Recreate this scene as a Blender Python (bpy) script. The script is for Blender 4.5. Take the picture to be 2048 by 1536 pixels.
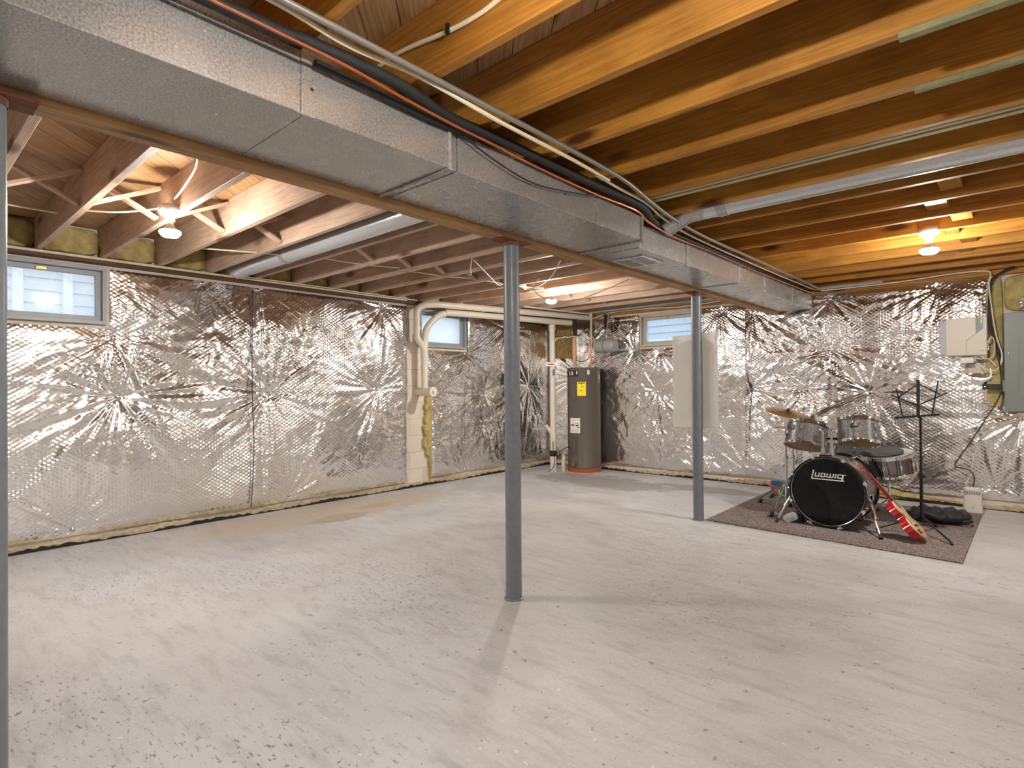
import bpy, math, random
import numpy as np
from mathutils import Vector, Matrix

C = bpy.context.scene.collection
for o in list(bpy.data.objects):
    bpy.data.objects.remove(o)
SC = bpy.context.scene

# ------------------------------------------------------------------ camera, world, exposure
def make_camera():
    yaw, pitch, roll = math.radians(-41.804), math.radians(0.363), math.radians(-0.480)
    f = Vector((math.sin(yaw) * math.cos(pitch), math.cos(yaw) * math.cos(pitch), math.sin(pitch)))
    r = Vector((math.cos(yaw), -math.sin(yaw), 0)); u = r.cross(f)
    r2 = r * math.cos(roll) + u * math.sin(roll); u2 = -r * math.sin(roll) + u * math.cos(roll)
    cd = bpy.data.cameras.new('camera'); cam = bpy.data.objects.new('camera', cd); C.objects.link(cam)
    M = Matrix((r2, u2, -f)).transposed().to_4x4(); M.translation = (0, 0, 1.17)
    cam.matrix_world = M
    cd.lens = 20.106; cd.sensor_width = 36; cd.clip_start = 0.02
    SC.camera = cam
make_camera()

W = bpy.data.worlds.new('world'); SC.world = W; W.use_nodes = True
bg = W.node_tree.nodes['Background']
bg.inputs[0].default_value = (0.80, 0.90, 1.0, 1); bg.inputs[1].default_value = 2.4
SC.view_settings.view_transform = 'Standard'; SC.view_settings.look = 'None'
SC.view_settings.gamma = 1; SC.view_settings.use_curve_mapping = False
SC.view_settings.exposure = 0.20

LAMP_W = 62.0
LAMPS = [(-3.72, 1.164), (-3.77, 4.86), (-0.476, 4.877), (-0.48, 0.87), (2.4, 4.9), (2.4, 1.0), (-3.7, -2.0), (-0.4, -2.0)]  # entries after the near-camera lamp are added fill lights, out of view
LAMP_COL = (1.0, 0.945, 0.875)

# ------------------------------------------------------------------ materials
def lin(r, g, b):
    f = lambda c: (c / 255 / 12.92) if c / 255 <= 0.04045 else ((c / 255 + 0.055) / 1.055) ** 2.4
    return (f(r), f(g), f(b), 1)

class NT:
    def __init__(s, name):
        s.m = bpy.data.materials.new(name); s.m.use_nodes = True; s.t = s.m.node_tree
        s.b = s.t.nodes['Principled BSDF']; s.out = s.t.nodes['Material Output']
    def n(s, typ, **kw):
        x = s.t.nodes.new(typ)
        for k, v in kw.items():
            if k.startswith('i_'):
                x.inputs[k[2:].replace('_', ' ')].default_value = v
            else: setattr(x, k, v)
        return x
    def l(s, a, b): s.t.links.new(a, b)
    def math(s, op, a, b=None):
        x = s.n('ShaderNodeMath', operation=op)
        for i, v in enumerate((a, b)):
            if v is None: continue
            if isinstance(v, (int, float)): x.inputs[i].default_value = v
            else: s.l(v, x.inputs[i])
        return x.outputs[0]
    def ramp(s, fac, stops):
        x = s.n('ShaderNodeValToRGB'); e = x.color_ramp.elements
        while len(e) < len(stops): e.new(0.5)
        for i, (p, c) in enumerate(stops): e[i].position = p; e[i].color = c
        s.l(fac, x.inputs[0]); return x.outputs[0]
    def mix(s, fac, a, b, mode='MIX'):
        x = s.n('ShaderNodeMix', data_type='RGBA', blend_type=mode)
        for sock, v in ((x.inputs[0], fac), (x.inputs[6], a), (x.inputs[7], b)):
            if isinstance(v, (int, float, tuple)): sock.default_value = v
            else: s.l(v, sock)
        return x.outputs[2]
    def coord(s, scale=(1, 1, 1), rot=(0, 0, 0), rand=0):
        tc = s.n('ShaderNodeTexCoord'); mp = s.n('ShaderNodeMapping')
        mp.inputs['Scale'].default_value = scale; mp.inputs['Rotation'].default_value = rot
        s.l(tc.outputs['Object'], mp.inputs[0])
        if rand:
            oi = s.n('ShaderNodeObjectInfo'); v = s.n('ShaderNodeVectorMath', operation='SCALE')
            v.inputs[0].default_value = (17.3, 9.1, 13.7); s.l(oi.outputs['Random'], v.inputs['Scale'])
            a = s.n('ShaderNodeVectorMath', operation='ADD'); s.l(mp.outputs[0], a.inputs[0]); s.l(v.outputs[0], a.inputs[1])
            return a.outputs[0], oi.outputs['Random']
        return mp.outputs[0]
    def noise(s, vec, scale, detail=4, rough=0.55):
        x = s.n('ShaderNodeTexNoise'); x.inputs['Scale'].default_value = scale
        x.inputs['Detail'].default_value = detail; x.inputs['Roughness'].default_value = rough
        s.l(vec, x.inputs['Vector']); return x.outputs[0]
    def bump(s, h, strength, dist):
        x = s.n('ShaderNodeBump'); x.inputs['Strength'].default_value = strength; x.inputs['Distance'].default_value = dist
        s.l(h, x.inputs['Height']); s.l(x.outputs[0], s.b.inputs['Normal'])
    def set(s, **kw):
        for k, v in kw.items():
            sock = s.b.inputs[{'col': 'Base Color', 'rough': 'Roughness', 'metal': 'Metallic', 'spec': 'Specular IOR Level',
                               'coat': 'Coat Weight', 'em': 'Emission Color', 'ems': 'Emission Strength', 'alpha': 'Alpha',
                               'trans': 'Transmission Weight'}[k]]
            if isinstance(v, (int, float, tuple)): sock.default_value = v
            else: s.l(v, sock)
        return s

def plain(name, col, rough=0.5, metal=0.0, noise=0.0, nscale=20, **kw):
    t = NT(name)
    if noise:
        n = t.noise(t.coord(), nscale)
        lo = tuple(c * (1 - noise) for c in col[:3]) + (1,); hi = tuple(min(1, c * (1 + noise)) for c in col[:3]) + (1,)
        t.set(col=t.ramp(n, [(0.3, lo), (0.7, hi)]))
    else: t.set(col=col)
    t.set(rough=rough, metal=metal, **kw)
    return t.m

def wood(name, c_lo, c_hi, c_knot, stretch=0.7, rough=0.55, rot=0.0, attr=False):
    t = NT(name)
    if attr:
        tc = t.coord(rot=(0, 0, rot))
        at = t.n('ShaderNodeAttribute', attribute_name='rnd')
        v = t.n('ShaderNodeVectorMath', operation='SCALE'); v.inputs[0].default_value = (31.3, 17.1, 7.7)
        t.l(at.outputs['Fac'], v.inputs['Scale'])
        a = t.n('ShaderNodeVectorMath', operation='ADD'); t.l(tc, a.inputs[0]); t.l(v.outputs[0], a.inputs[1])
        vec, rnd = a.outputs[0], at.outputs['Fac']
    else:
        vec, rnd = t.coord(rand=1)
    mp = t.n('ShaderNodeMapping'); mp.inputs['Scale'].default_value = (stretch, 13, 13); t.l(vec, mp.inputs[0])
    big = t.noise(mp.outputs[0], 1.2, 3, 0.5)
    rings = t.math('FRACT', t.math('MULTIPLY', big, 9.0))
    rings = t.math('ABSOLUTE', t.math('SUBTRACT', rings, 0.5))
    mp2 = t.n('ShaderNodeMapping'); mp2.inputs['Scale'].default_value = (stretch * 3, 90, 90); t.l(vec, mp2.inputs[0])
    fine = t.noise(mp2.outputs[0], 1.0, 3, 0.6)
    g = t.math('ADD', t.math('MULTIPLY', rings, 0.72), t.math('MULTIPLY', fine, 0.65))
    g = t.math('ADD', g, t.math('MULTIPLY', t.math('SUBTRACT', rnd, 0.5), 0.35))
    col = t.ramp(g, [(0.12, c_lo), (0.85, c_hi)])
    mp3 = t.n('ShaderNodeMapping'); mp3.inputs['Scale'].default_value = (1.6, 5, 5); t.l(vec, mp3.inputs[0])
    vo = t.n('ShaderNodeTexVoronoi'); vo.inputs['Scale'].default_value = 1.0; t.l(mp3.outputs[0], vo.inputs['Vector'])
    kn = t.ramp(vo.outputs['Distance'], [(0.09, (1, 1, 1, 1)), (0.19, (0, 0, 0, 1))])
    col = t.mix(kn, col, c_knot)
    blot = t.noise(vec, 2.2, 4, 0.6)
    col = t.mix(t.ramp(blot, [(0.45, (0, 0, 0, 1)), (0.75, (0.45, 0.45, 0.45, 1))]), col, c_knot)
    t.set(col=col, rough=rough, spec=0.3); t.bump(g, 0.25, 0.002)
    return t.m

M = {}
M['wood_right'] = wood('joist_fir', lin(150, 96, 34), lin(196, 140, 58), lin(80, 48, 22))
M['wood_left'] = wood('joist_pale_fir', lin(172, 142, 120), lin(210, 184, 162), lin(118, 84, 62))
M['wood_mid'] = wood('beam_fir', lin(150, 112, 68), lin(186, 146, 98), lin(90, 60, 34))
M['sub_right'] = wood('subfloor_boards', lin(144, 106, 66), lin(192, 156, 114), lin(86, 56, 34), rot=math.radians(45), attr=True)
M['wood_dark'] = wood('sill_plate', lin(70, 42, 30), lin(102, 66, 46), lin(40, 24, 16))
M['batten'] = plain('pale_batten', lin(176, 164, 120), 0.7, noise=0.15, nscale=9)
M['batten_green'] = plain('greenish_batten', lin(142, 138, 98), 0.7, noise=0.25, nscale=14)
M['board_dark'] = wood('dark_board', lin(66, 52, 26), lin(92, 72, 40), lin(40, 28, 12))

def foil_mat():
    t = NT('quilted_foil'); vec = t.coord()
    tc = t.n('ShaderNodeAttribute', attribute_name='uvw'); vec2 = tc.outputs['Vector']
    sep = t.n('ShaderNodeSeparateXYZ'); t.l(vec2, sep.inputs[0])
    u, w = sep.outputs[0], sep.outputs[1]
    q = t.math('MULTIPLY', t.math('COSINE', t.math('MULTIPLY', u, 125.0)), t.math('COSINE', t.math('MULTIPLY', w, 190.0)))
    mask = t.ramp(t.noise(vec, 1.3, 2), [(0.4, (0.25, 0.25, 0.25, 1)), (0.62, (1, 1, 1, 1))])
    q = t.math('MULTIPLY', q, mask)
    cr = t.noise(vec, 26, 5, 0.62)
    h = t.math('ADD', t.math('MULTIPLY', q, 0.42), t.math('MULTIPLY', cr, 0.30))
    r = t.ramp(t.noise(vec, 2.0, 3), [(0.3, (0.12, 0.12, 0.12, 1)), (0.7, (0.21, 0.21, 0.21, 1))])
    t.set(col=(0.89, 0.88, 0.87, 1), metal=1.0, rough=r); t.bump(h, 0.45, 0.006)
    return t.m
M['foil'] = foil_mat()

def galv(name, base, rough, spk):
    t = NT(name); vec = t.coord()
    s1 = t.noise(vec, 160, 2, 0.5); s2 = t.noise(vec, 7, 4, 0.6)
    dk = tuple(c * (1 - spk) for c in base[:3]) + (1,)
    col = t.ramp(t.math('ADD', t.math('MULTIPLY', s1, 0.9), t.math('MULTIPLY', s2, 0.12)), [(0.36, dk), (0.66, base)])
    t.set(col=col, metal=0.62, rough=t.ramp(s2, [(0.3, (rough * 0.95,) * 3 + (1,)), (0.7, (rough * 1.05,) * 3 + (1,))]))
    return t.m
M['galv'] = galv('galvanized_sheet', (0.60, 0.60, 0.59, 1), 0.27, 0.45)
M['galv_shiny'] = galv('galvanized_pipe', (0.70, 0.72, 0.74, 1), 0.26, 0.15)
M['sealant'] = plain('duct_sealant', lin(156, 146, 140), 0.5, noise=0.4, nscale=60)

def floor_mat():
    t = NT('painted_concrete'); vec = t.coord()
    big = t.noise(vec, 0.55, 4, 0.55); mid = t.noise(vec, 3.0, 5, 0.6); fine = t.noise(vec, 60, 4, 0.7)
    g = t.math('ADD', t.math('MULTIPLY', big, 0.6), t.math('ADD', t.math('MULTIPLY', mid, 0.3), t.math('MULTIPLY', fine, 0.25)))
    col = t.ramp(g, [(0.38, lin(150, 147, 144)), (0.55, lin(175, 172, 170)), (0.72, lin(194, 194, 195))])
    # broad bluish patches
    bl = t.ramp(t.noise(vec, 0.42, 2), [(0.52, (0, 0, 0, 1)), (0.66, (0.55, 0.55, 0.55, 1))])
    col = t.mix(bl, col, lin(180, 182, 190))
    # dark chips where the paint has worn off, in drifting streaks
    st = t.coord(scale=(9, 26, 1), rot=(0, 0, math.radians(38)))
    chips = t.ramp(t.noise(st, 2.2, 6, 0.72), [(0.575, (0, 0, 0, 1)), (0.615, (1, 1, 1, 1))])
    pm = t.ramp(t.noise(vec, 0.85, 3), [(0.46, (0, 0, 0, 1)), (0.60, (1, 1, 1, 1))])
    col = t.mix(t.math('MULTIPLY', t.math('MULTIPLY', chips, pm), 0.8), col, lin(84, 80, 77))
    sc = t.ramp(t.noise(t.coord(scale=(2.2, 9, 1), rot=(0, 0, math.radians(40))), 1.6, 6, 0.7), [(0.48, (0, 0, 0, 1)), (0.68, (1, 1, 1, 1))])
    col = t.mix(t.math('MULTIPLY', sc, 0.42), col, lin(132, 128, 126))
    dots = t.ramp(t.noise(vec, 24, 3, 0.6), [(0.66, (0, 0, 0, 1)), (0.69, (1, 1, 1, 1))])
    col = t.mix(t.math('MULTIPLY', dots, 0.6), col, lin(84, 78, 72))
    wd = t.ramp(t.noise(vec, 33, 2, 0.6), [(0.70, (0, 0, 0, 1)), (0.72, (1, 1, 1, 1))])
    col = t.mix(t.math('MULTIPLY', wd, 0.6), col, lin(214, 210, 204))
    # damp brown stains along the left wall and dark patch by the heater
    sep = t.n('ShaderNodeSeparateXYZ'); t.l(vec, sep.inputs[0])
    def spot(cx, cy, rx, ry, c, amt, thr=0.5):
        nonlocal col
        dx = t.math('DIVIDE', t.math('SUBTRACT', sep.outputs[0], cx), rx); dy = t.math('DIVIDE', t.math('SUBTRACT', sep.outputs[1], cy), ry)
        d = t.math('ADD', t.math('MULTIPLY', dx, dx), t.math('MULTIPLY', dy, dy))
        d = t.math('ADD', d, t.math('MULTIPLY', t.math('SUBTRACT', t.noise(vec, 5, 5, 0.65), 0.5), 2.4))
        k = t.ramp(d, [(thr, (1, 1, 1, 1)), (min(1, thr + 0.35), (0, 0, 0, 1))])
        col = t.mix(t.math('MULTIPLY', k, amt), col, c)
    spot(-4.65, 2.85, 0.16, 0.34, lin(140, 116, 92), 0.75)
    spot(-4.85, 3.35, 0.13, 0.28, lin(150, 122, 82), 0.6)
    spot(-4.95, 3.0, 0.5, 1.6, lin(176, 160, 134), 0.6)
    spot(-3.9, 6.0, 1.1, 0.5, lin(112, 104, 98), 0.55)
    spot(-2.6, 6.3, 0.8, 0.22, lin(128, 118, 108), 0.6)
    spot(-4.2, 5.0, 0.7, 0.7, lin(150, 150, 154), 0.5)
    ro = t.ramp(mid, [(0.3, (0.42, 0.42, 0.42, 1)), (0.7, (0.62, 0.62, 0.62, 1))])
    t.set(col=col, rough=ro, spec=0.45); t.bump(t.math('ADD', mid, t.math('MULTIPLY', fine, 0.4)), 0.12, 0.004)
    return t.m
M['floor'] = floor_mat()

def block_mat(name, c1, c2, mortar):
    t = NT(name); tc = t.n('ShaderNodeTexCoord'); sep = t.n('ShaderNodeSeparateXYZ'); t.l(tc.outputs['Object'], sep.inputs[0])
    cb = t.n('ShaderNodeCombineXYZ'); t.l(t.math('ADD', sep.outputs[0], sep.outputs[1]), cb.inputs[0]); t.l(sep.outputs[2], cb.inputs[1])
    br = t.n('ShaderNodeTexBrick'); t.l(cb.outputs[0], br.inputs['Vector'])
    br.inputs['Color1'].default_value = c1; br.inputs['Color2'].default_value = c2; br.inputs['Mortar'].default_value = mortar
    br.inputs['Scale'].default_value = 1.0; br.inputs['Mortar Size'].default_value = 0.006
    br.inputs['Brick Width'].default_value = 0.40; br.inputs['Row Height'].default_value = 0.2
    col = t.mix(0.5, br.outputs[0], t.ramp(t.noise(tc.outputs['Object'], 5, 5), [(0.3, c1), (0.7, c2)]))
    t.set(col=col, rough=0.85); t.bump(t.math('ADD', br.outputs[1], t.math('MULTIPLY', t.noise(tc.outputs['Object'], 70, 3), -0.4)), -0.5, 0.006)
    return t.m
M['block'] = block_mat('painted_block', lin(206, 194, 178), lin(222, 212, 198), lin(176, 164, 150))
M['block_far'] = block_mat('pale_block', lin(214, 210, 204), lin(226, 223, 218), lin(190, 186, 180))

def fiber(name, c1, c2, c3):
    t = NT(name); vec = t.coord()
    n = t.noise(vec, 14, 6, 0.7); n2 = t.noise(vec, 4, 3)
    col = t.mix(t.ramp(n2, [(0.55, (0, 0, 0, 1)), (0.72, (1, 1, 1, 1))]), t.ramp(n, [(0.3, c1), (0.7, c2)]), c3)
    t.set(col=col, rough=0.95, spec=0.05); t.bump(n, 0.9, 0.02)
    return t.m
M['fiber'] = fiber('fiberglass', lin(160, 142, 88), lin(204, 188, 134), lin(144, 118, 72))
M['fiber_brown'] = fiber('browned_fiberglass', lin(132, 98, 54), lin(184, 156, 104), lin(104, 58, 34))
M['steel_paint'] = plain('gray_column_paint', lin(112, 118, 124), 0.36, noise=0.10, nscale=30, spec=0.5)
M['steel_rust'] = plain('rusty_plate', lin(110, 66, 48), 0.7, 0.3, noise=0.4, nscale=40)
M['pvc'] = plain('white_pvc', lin(216, 208, 192), 0.38)
M['pvc_dirty'] = plain('cream_pvc', lin(208, 196, 168), 0.42, noise=0.1)
M['black_rubber'] = plain('black_rubber', lin(26, 26, 28), 0.6)
M['black_foam'] = plain('black_foam_sleeve', lin(30, 29, 27), 0.72, noise=0.3, nscale=25)
M['black_plastic'] = plain('black_plastic', lin(20, 20, 21), 0.42)
M['black_steel'] = plain('black_steel', lin(18, 18, 19), 0.38, 0.2)
M['conduit'] = plain('gray_conduit', lin(138, 134, 126), 0.4, 0.45)
M['romex'] = plain('cream_cable', lin(226, 214, 184), 0.5)
M['romex_white'] = plain('white_cable', lin(222, 216, 204), 0.5)
M['orange'] = plain('orange_cable', lin(150, 76, 34), 0.5)
M['copper'] = plain('copper_pipe', lin(196, 120, 84), 0.32, 0.9, noise=0.2)
M['brass'] = plain('brass', lin(196, 150, 84), 0.3, 0.9)
M['chrome'] = plain('chrome', (0.78, 0.79, 0.82, 1), 0.08, 1.0)
M['snare_steel'] = plain('dark_chrome', (0.22, 0.21, 0.21, 1), 0.14, 1.0)
M['chrome_dull'] = plain('dull_chrome', (0.62, 0.62, 0.62, 1), 0.2, 1.0)
M['porcelain'] = plain('porcelain', lin(206, 198, 184), 0.35)
M['heater'] = plain('taupe_enamel', lin(96, 90, 82), 0.28, 0.15, spec=0.5)
M['heater_dark'] = plain('taupe_cover', lin(84, 79, 72), 0.35)
M['pan'] = plain('copper_colored_pan', lin(190, 96, 58), 0.4, 0.35)
M['sticker_yellow'] = plain('yellow_sticker', lin(240, 218, 10), 0.5)
M['sticker_white'] = plain('white_sticker', lin(224, 222, 216), 0.5)
M['ink'] = plain('black_ink', lin(24, 24, 22), 0.6)
M['ink_gray'] = plain('gray_ink', lin(150, 146, 142), 0.6)
M['ink_red'] = plain('red_ink', lin(206, 70, 52), 0.6)
M['ink_green'] = plain('green_ink', lin(40, 120, 70), 0.6)
M['tank'] = plain('gray_tank', lin(150, 152, 146), 0.35)
M['white_plastic'] = plain('white_plastic', lin(218, 214, 206), 0.38)
M['beige_plastic'] = plain('beige_plastic', lin(200, 192, 178), 0.42)
M['gray_plastic'] = plain('gray_plastic', lin(122, 122, 118), 0.42)
M['backplate'] = plain('pale_gray_plate', lin(176, 180, 182), 0.45)
M['panel_gray'] = plain('panel_enamel', lin(122, 128, 126), 0.4)
def paper_mat():
    t = NT('white_paper'); t.set(col=lin(246, 245, 243), rough=0.8)
    tl = t.n('ShaderNodeBsdfTranslucent'); tl.inputs[0].default_value = lin(250, 248, 244)
    mx = t.n('ShaderNodeMixShader'); mx.inputs[0].default_value = 0.45
    t.l(t.b.outputs[0], mx.inputs[1]); t.l(tl.outputs[0], mx.inputs[2]); t.l(mx.outputs[0], t.out.inputs[0]); return t.m
M['paper'] = paper_mat()
M['frame_gray'] = plain('gray_window_frame', lin(150, 156, 160), 0.45, noise=0.06)
M['frame_cream'] = plain('cream_window_frame', lin(186, 178, 164), 0.5, noise=0.08)
M['head_black'] = plain('black_drumhead', lin(16, 16, 17), 0.13, spec=0.6)
M['head_clear'] = plain('tan_drumhead', lin(206, 178, 136), 0.35)
M['head_white'] = plain('white_drumhead', lin(226, 226, 222), 0.5)
M['mute'] = plain('mute_pad', lin(70, 71, 70), 0.85, noise=0.1)
M['wood_hoop'] = plain('black_hoop', lin(18, 18, 18), 0.2)
M['cymbal'] = plain('bronze_cymbal', lin(206, 168, 104), 0.26, 0.95)
M['red_gloss'] = plain('cherry_lacquer', lin(172, 8, 22), 0.12, coat=1.0)
M['spruce'] = plain('tan_top', lin(214, 172, 112), 0.2, coat=0.7, noise=0.05)
M['rosewood'] = plain('fingerboard', lin(60, 34, 26), 0.45)
M['gold'] = plain('gold_tuner', lin(206, 176, 110), 0.25, 0.9)
M['bag'] = plain('black_nylon', lin(24, 23, 23), 0.6, noise=0.25)
M['toy_green'] = plain('toy_green', lin(30, 108, 52), 0.5); M['toy_blue'] = plain('toy_blue', lin(26, 84, 156), 0.5)
M['toy_red'] = plain('toy_red', lin(196, 62, 62), 0.5); M['toy_yellow'] = plain('toy_yellow', lin(244, 190, 20), 0.5)
M['siding'] = plain('pale_siding', lin(206, 208, 210), 0.8, noise=0.04)
M['siding_blue'] = plain('blue_siding', lin(184, 192, 200), 0.8)
M['trim_white'] = plain('white_trim', lin(236, 236, 236), 0.6)
M['ground'] = plain('yard_soil', lin(170, 168, 160), 0.95, noise=0.2, nscale=3)
M['membrane'] = plain('black_membrane', lin(22, 21, 19), 0.55)
M['curb'] = plain('sandy_curb', lin(186, 172, 146), 0.9, noise=0.3, nscale=18)
M['shell_inner'] = plain('badge_blue', lin(30, 34, 44), 0.35)

def sparkle():
    t = NT('silver_sparkle_wrap'); vec = t.coord()
    n = t.noise(vec, 190, 2, 0.5)
    t.set(col=t.ramp(n, [(0.35, lin(70, 68, 66)), (0.65, lin(150, 150, 150))]), metal=0.6, rough=0.32); t.bump(n, 0.15, 0.001)
    return t.m
M['sparkle'] = sparkle()

def carpet():
    t = NT('speckled_carpet'); vec = t.coord()
    n = t.noise(vec, 120, 3, 0.7); n2 = t.noise(vec, 60, 2)
    t.set(col=t.ramp(t.math('ADD', t.math('MULTIPLY', n, 0.7), t.math('MULTIPLY', n2, 0.35)),
                     [(0.40, lin(64, 58, 58)), (0.53, lin(128, 117, 113)), (0.66, lin(170, 158, 150))]), rough=0.95, spec=0.05)
    t.bump(n, 0.9, 0.008); return t.m
M['carpet'] = carpet()

def emit(name, col, s):
    t = NT(name); t.set(col=(0.9, 0.9, 0.9, 1), em=col, ems=s); return t.m
M['bulb'] = emit('lit_bulb', (*LAMP_COL, 1), LAMP_W * 16.5)
M['led_green'] = emit('green_led', (0.1, 1.0, 0.25, 1), 3.0)

def pane_mat(name, dirt, tint):
    t = NT(name)
    tr = t.n('ShaderNodeBsdfTransparent'); tr.inputs[0].default_value = tint
    df = t.n('ShaderNodeBsdfTranslucent'); df.inputs[0].default_value = (0.9, 0.92, 0.95, 1)
    gl = t.n('ShaderNodeBsdfGlossy'); gl.inputs['Roughness'].default_value = 0.05
    m1 = t.n('ShaderNodeMixShader'); m2 = t.n('ShaderNodeMixShader')
    n = t.noise(t.coord(), 9, 5, 0.7)
    t.l(t.ramp(n, [(0.35, (dirt,) * 3 + (1,)), (0.75, (min(1, dirt + 0.25),) * 3 + (1,))]), m1.inputs[0])
    t.l(tr.outputs[0], m1.inputs[1]); t.l(df.outputs[0], m1.inputs[2])
    m2.inputs[0].default_value = 0.03; t.l(m1.outputs[0], m2.inputs[1]); t.l(gl.outputs[0], m2.inputs[2])
    t.l(m2.outputs[0], t.out.inputs[0]); return t.m
M['pane_dusty'] = pane_mat('dusty_glass', 0.25, (0.95, 0.97, 1, 1))
M['pane_frost'] = pane_mat('frosted_glass', 0.75, (0.95, 0.97, 1, 1))
M['pane_blue'] = pane_mat('hazy_glass', 0.12, (0.9, 0.95, 1, 1))

# ------------------------------------------------------------------ mesh builder
class MB:
    def __init__(s, T=None): s.v = []; s.f = []; s.T = T
    def add(s, vs, fs):
        k = len(s.v)
        s.v += [(s.T @ Vector(p) if s.T else Vector(p)) for p in vs]
        s.f += [tuple(i + k for i in f) for f in fs]; return s
    def box(s, x0, x1, y0, y1, z0, z1):
        return s.add([(x0, y0, z0), (x1, y0, z0), (x1, y1, z0), (x0, y1, z0), (x0, y0, z1), (x1, y0, z1), (x1, y1, z1), (x0, y1, z1)],
                     [(3, 2, 1, 0), (4, 5, 6, 7), (0, 1, 5, 4), (1, 2, 6, 5), (2, 3, 7, 6), (3, 0, 4, 7)])
    def bar(s, a, b, w, h, up=(0, 0, 1)):
        a, b = Vector(a), Vector(b); d = (b - a).normalized(); up = Vector(up)
        if abs(d.dot(up)) > 0.98: up = Vector((1, 0, 0))
        r = d.cross(up).normalized(); u = r.cross(d)
        vs = [p + r * (sx * w / 2) + u * (sy * h / 2) for p in (a, b) for sx, sy in ((-1, -1), (1, -1), (1, 1), (-1, 1))]
        return s.add(vs, [(0, 1, 2, 3), (7, 6, 5, 4), (0, 4, 5, 1), (1, 5, 6, 2), (2, 6, 7, 3), (3, 7, 4, 0)])
    def tube(s, path, r, n=10, close=False):
        P = [Vector(p) for p in path]; m = len(P); rs = r if isinstance(r, (list, tuple)) else [r] * m
        vs = []; prev = None
        for i in range(m):
            a = P[i - 1] if (i > 0 or close) else P[i]; b = P[(i + 1) % m] if (i < m - 1 or close) else P[i]
            t = (b - a).normalized()
            if prev is None:
                up = Vector((0, 0, 1)) if abs(t.z) < 0.9 else Vector((1, 0, 0))
                nr = t.cross(up).normalized()
            else:
                nr = (prev - t * prev.dot(t)).normalized()
            prev = nr; bn = t.cross(nr)
            vs += [P[i] + (nr * math.cos(2 * math.pi * k / n) + bn * math.sin(2 * math.pi * k / n)) * rs[i] for k in range(n)]
        fs = []
        for i in range(m if close else m - 1):
            j = (i + 1) % m
            fs += [(i * n + k, i * n + (k + 1) % n, j * n + (k + 1) % n, j * n + k) for k in range(n)]
        if not close: fs += [tuple(range(n))[::-1], tuple((m - 1) * n + k for k in range(n))]
        return s.add(vs, fs)
    def lathe(s, prof, n=32, T=None, cap=True):
        vs = []; fs = []
        for (r, z) in prof:
            for k in range(n):
                p = Vector((r * math.cos(2 * math.pi * k / n), r * math.sin(2 * math.pi * k / n), z)); vs.append(T @ p if T else p)
        for i in range(len(prof) - 1):
            fs += [(i * n + k, i * n + (k + 1) % n, (i + 1) * n + (k + 1) % n, (i + 1) * n + k) for k in range(n)]
        if cap and prof[0][0] > 1e-5: fs.append(tuple(range(n))[::-1])
        if cap and prof[-1][0] > 1e-5: fs.append(tuple((len(prof) - 1) * n + k for k in range(n)))
        return s.add(vs, fs)
    def prism(s, poly, z0, z1, T=None):
        n = len(poly); vs = [Vector((x, y, z0)) for x, y in poly] + [Vector((x, y, z1)) for x, y in poly]
        if T: vs = [T @ p for p in vs]
        return s.add(vs, [tuple(range(n))[::-1], tuple(range(n, 2 * n))] + [(i, (i + 1) % n, n + (i + 1) % n, n + i) for i in range(n)])
    def grid(s, fn, nu, nv, close_u=False):
        vs = [fn(i / (nu if close_u else nu - 1), j / (nv - 1)) for j in range(nv) for i in range(nu)]
        fs = [(j * nu + i, j * nu + (i + 1) % nu, (j + 1) * nu + (i + 1) % nu, (j + 1) * nu + i) for j in range(nv - 1) for i in range(nu if close_u else nu - 1)]
        return s.add(vs, fs)
    def build(s, name, mat, parent=None, bevel=0.0, smooth=40, origin=None):
        me = bpy.data.meshes.new(name)
        if parent is not None: off = world_loc(parent)
        elif origin is not None: off = Vector(origin)
        else:
            xs, ys, zs = zip(*s.v); off = Vector(((min(xs) + max(xs)) / 2, (min(ys) + max(ys)) / 2, min(zs)))
        me.from_pydata([tuple(p - off) for p in s.v], [], s.f); me.update()
        if smooth:
            me.polygons.foreach_set('use_smooth', [True] * len(me.polygons)); me.set_sharp_from_angle(angle=math.radians(smooth))
        me.materials.append(M[mat] if isinstance(mat, str) else mat)
        o = bpy.data.objects.new(name, me); C.objects.link(o)
        if parent is not None: o.parent = parent
        else: o.location = off
        if bevel:
            b = o.modifiers.new('bevel', 'BEVEL'); b.width = bevel; b.segments = 2; b.limit_method = 'ANGLE'
        return o

def world_loc(o):
    v = Vector((0, 0, 0))
    while o: v = v + o.location; o = o.parent
    return v
def tag(o, label, cat, group=None, kind=None):
    o['label'] = label; o['category'] = cat
    if group: o['group'] = group
    if kind: o['kind'] = kind
    return o
def thing(name, loc, label, cat, group=None):
    o = bpy.data.objects.new(name, None); C.objects.link(o); o.location = loc; o.empty_display_size = 0.1
    return tag(o, label, cat, group)
def struct(o): o['kind'] = 'structure'; return o
def smooth_path(pts, sub=6):
    P = [Vector(p) for p in pts]; out = []
    for i in range(len(P) - 1):
        p0, p1, p2, p3 = P[max(i - 1, 0)], P[i], P[i + 1], P[min(i + 2, len(P) - 1)]
        for k in range(sub):
            t = k / sub
            out.append(0.5 * ((2 * p1) + (-p0 + p2) * t + (2 * p0 - 5 * p1 + 4 * p2 - p3) * t * t + (-p0 + 3 * p1 - 3 * p2 + p3) * t ** 3))
    out.append(P[-1]); return out
def cable(name, pts, r, mat, label, cat='cable', group=None, n=8, sub=6):
    return tag(MB().tube(smooth_path(pts, sub), r, n).build(name, mat), label, cat, group)
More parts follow.
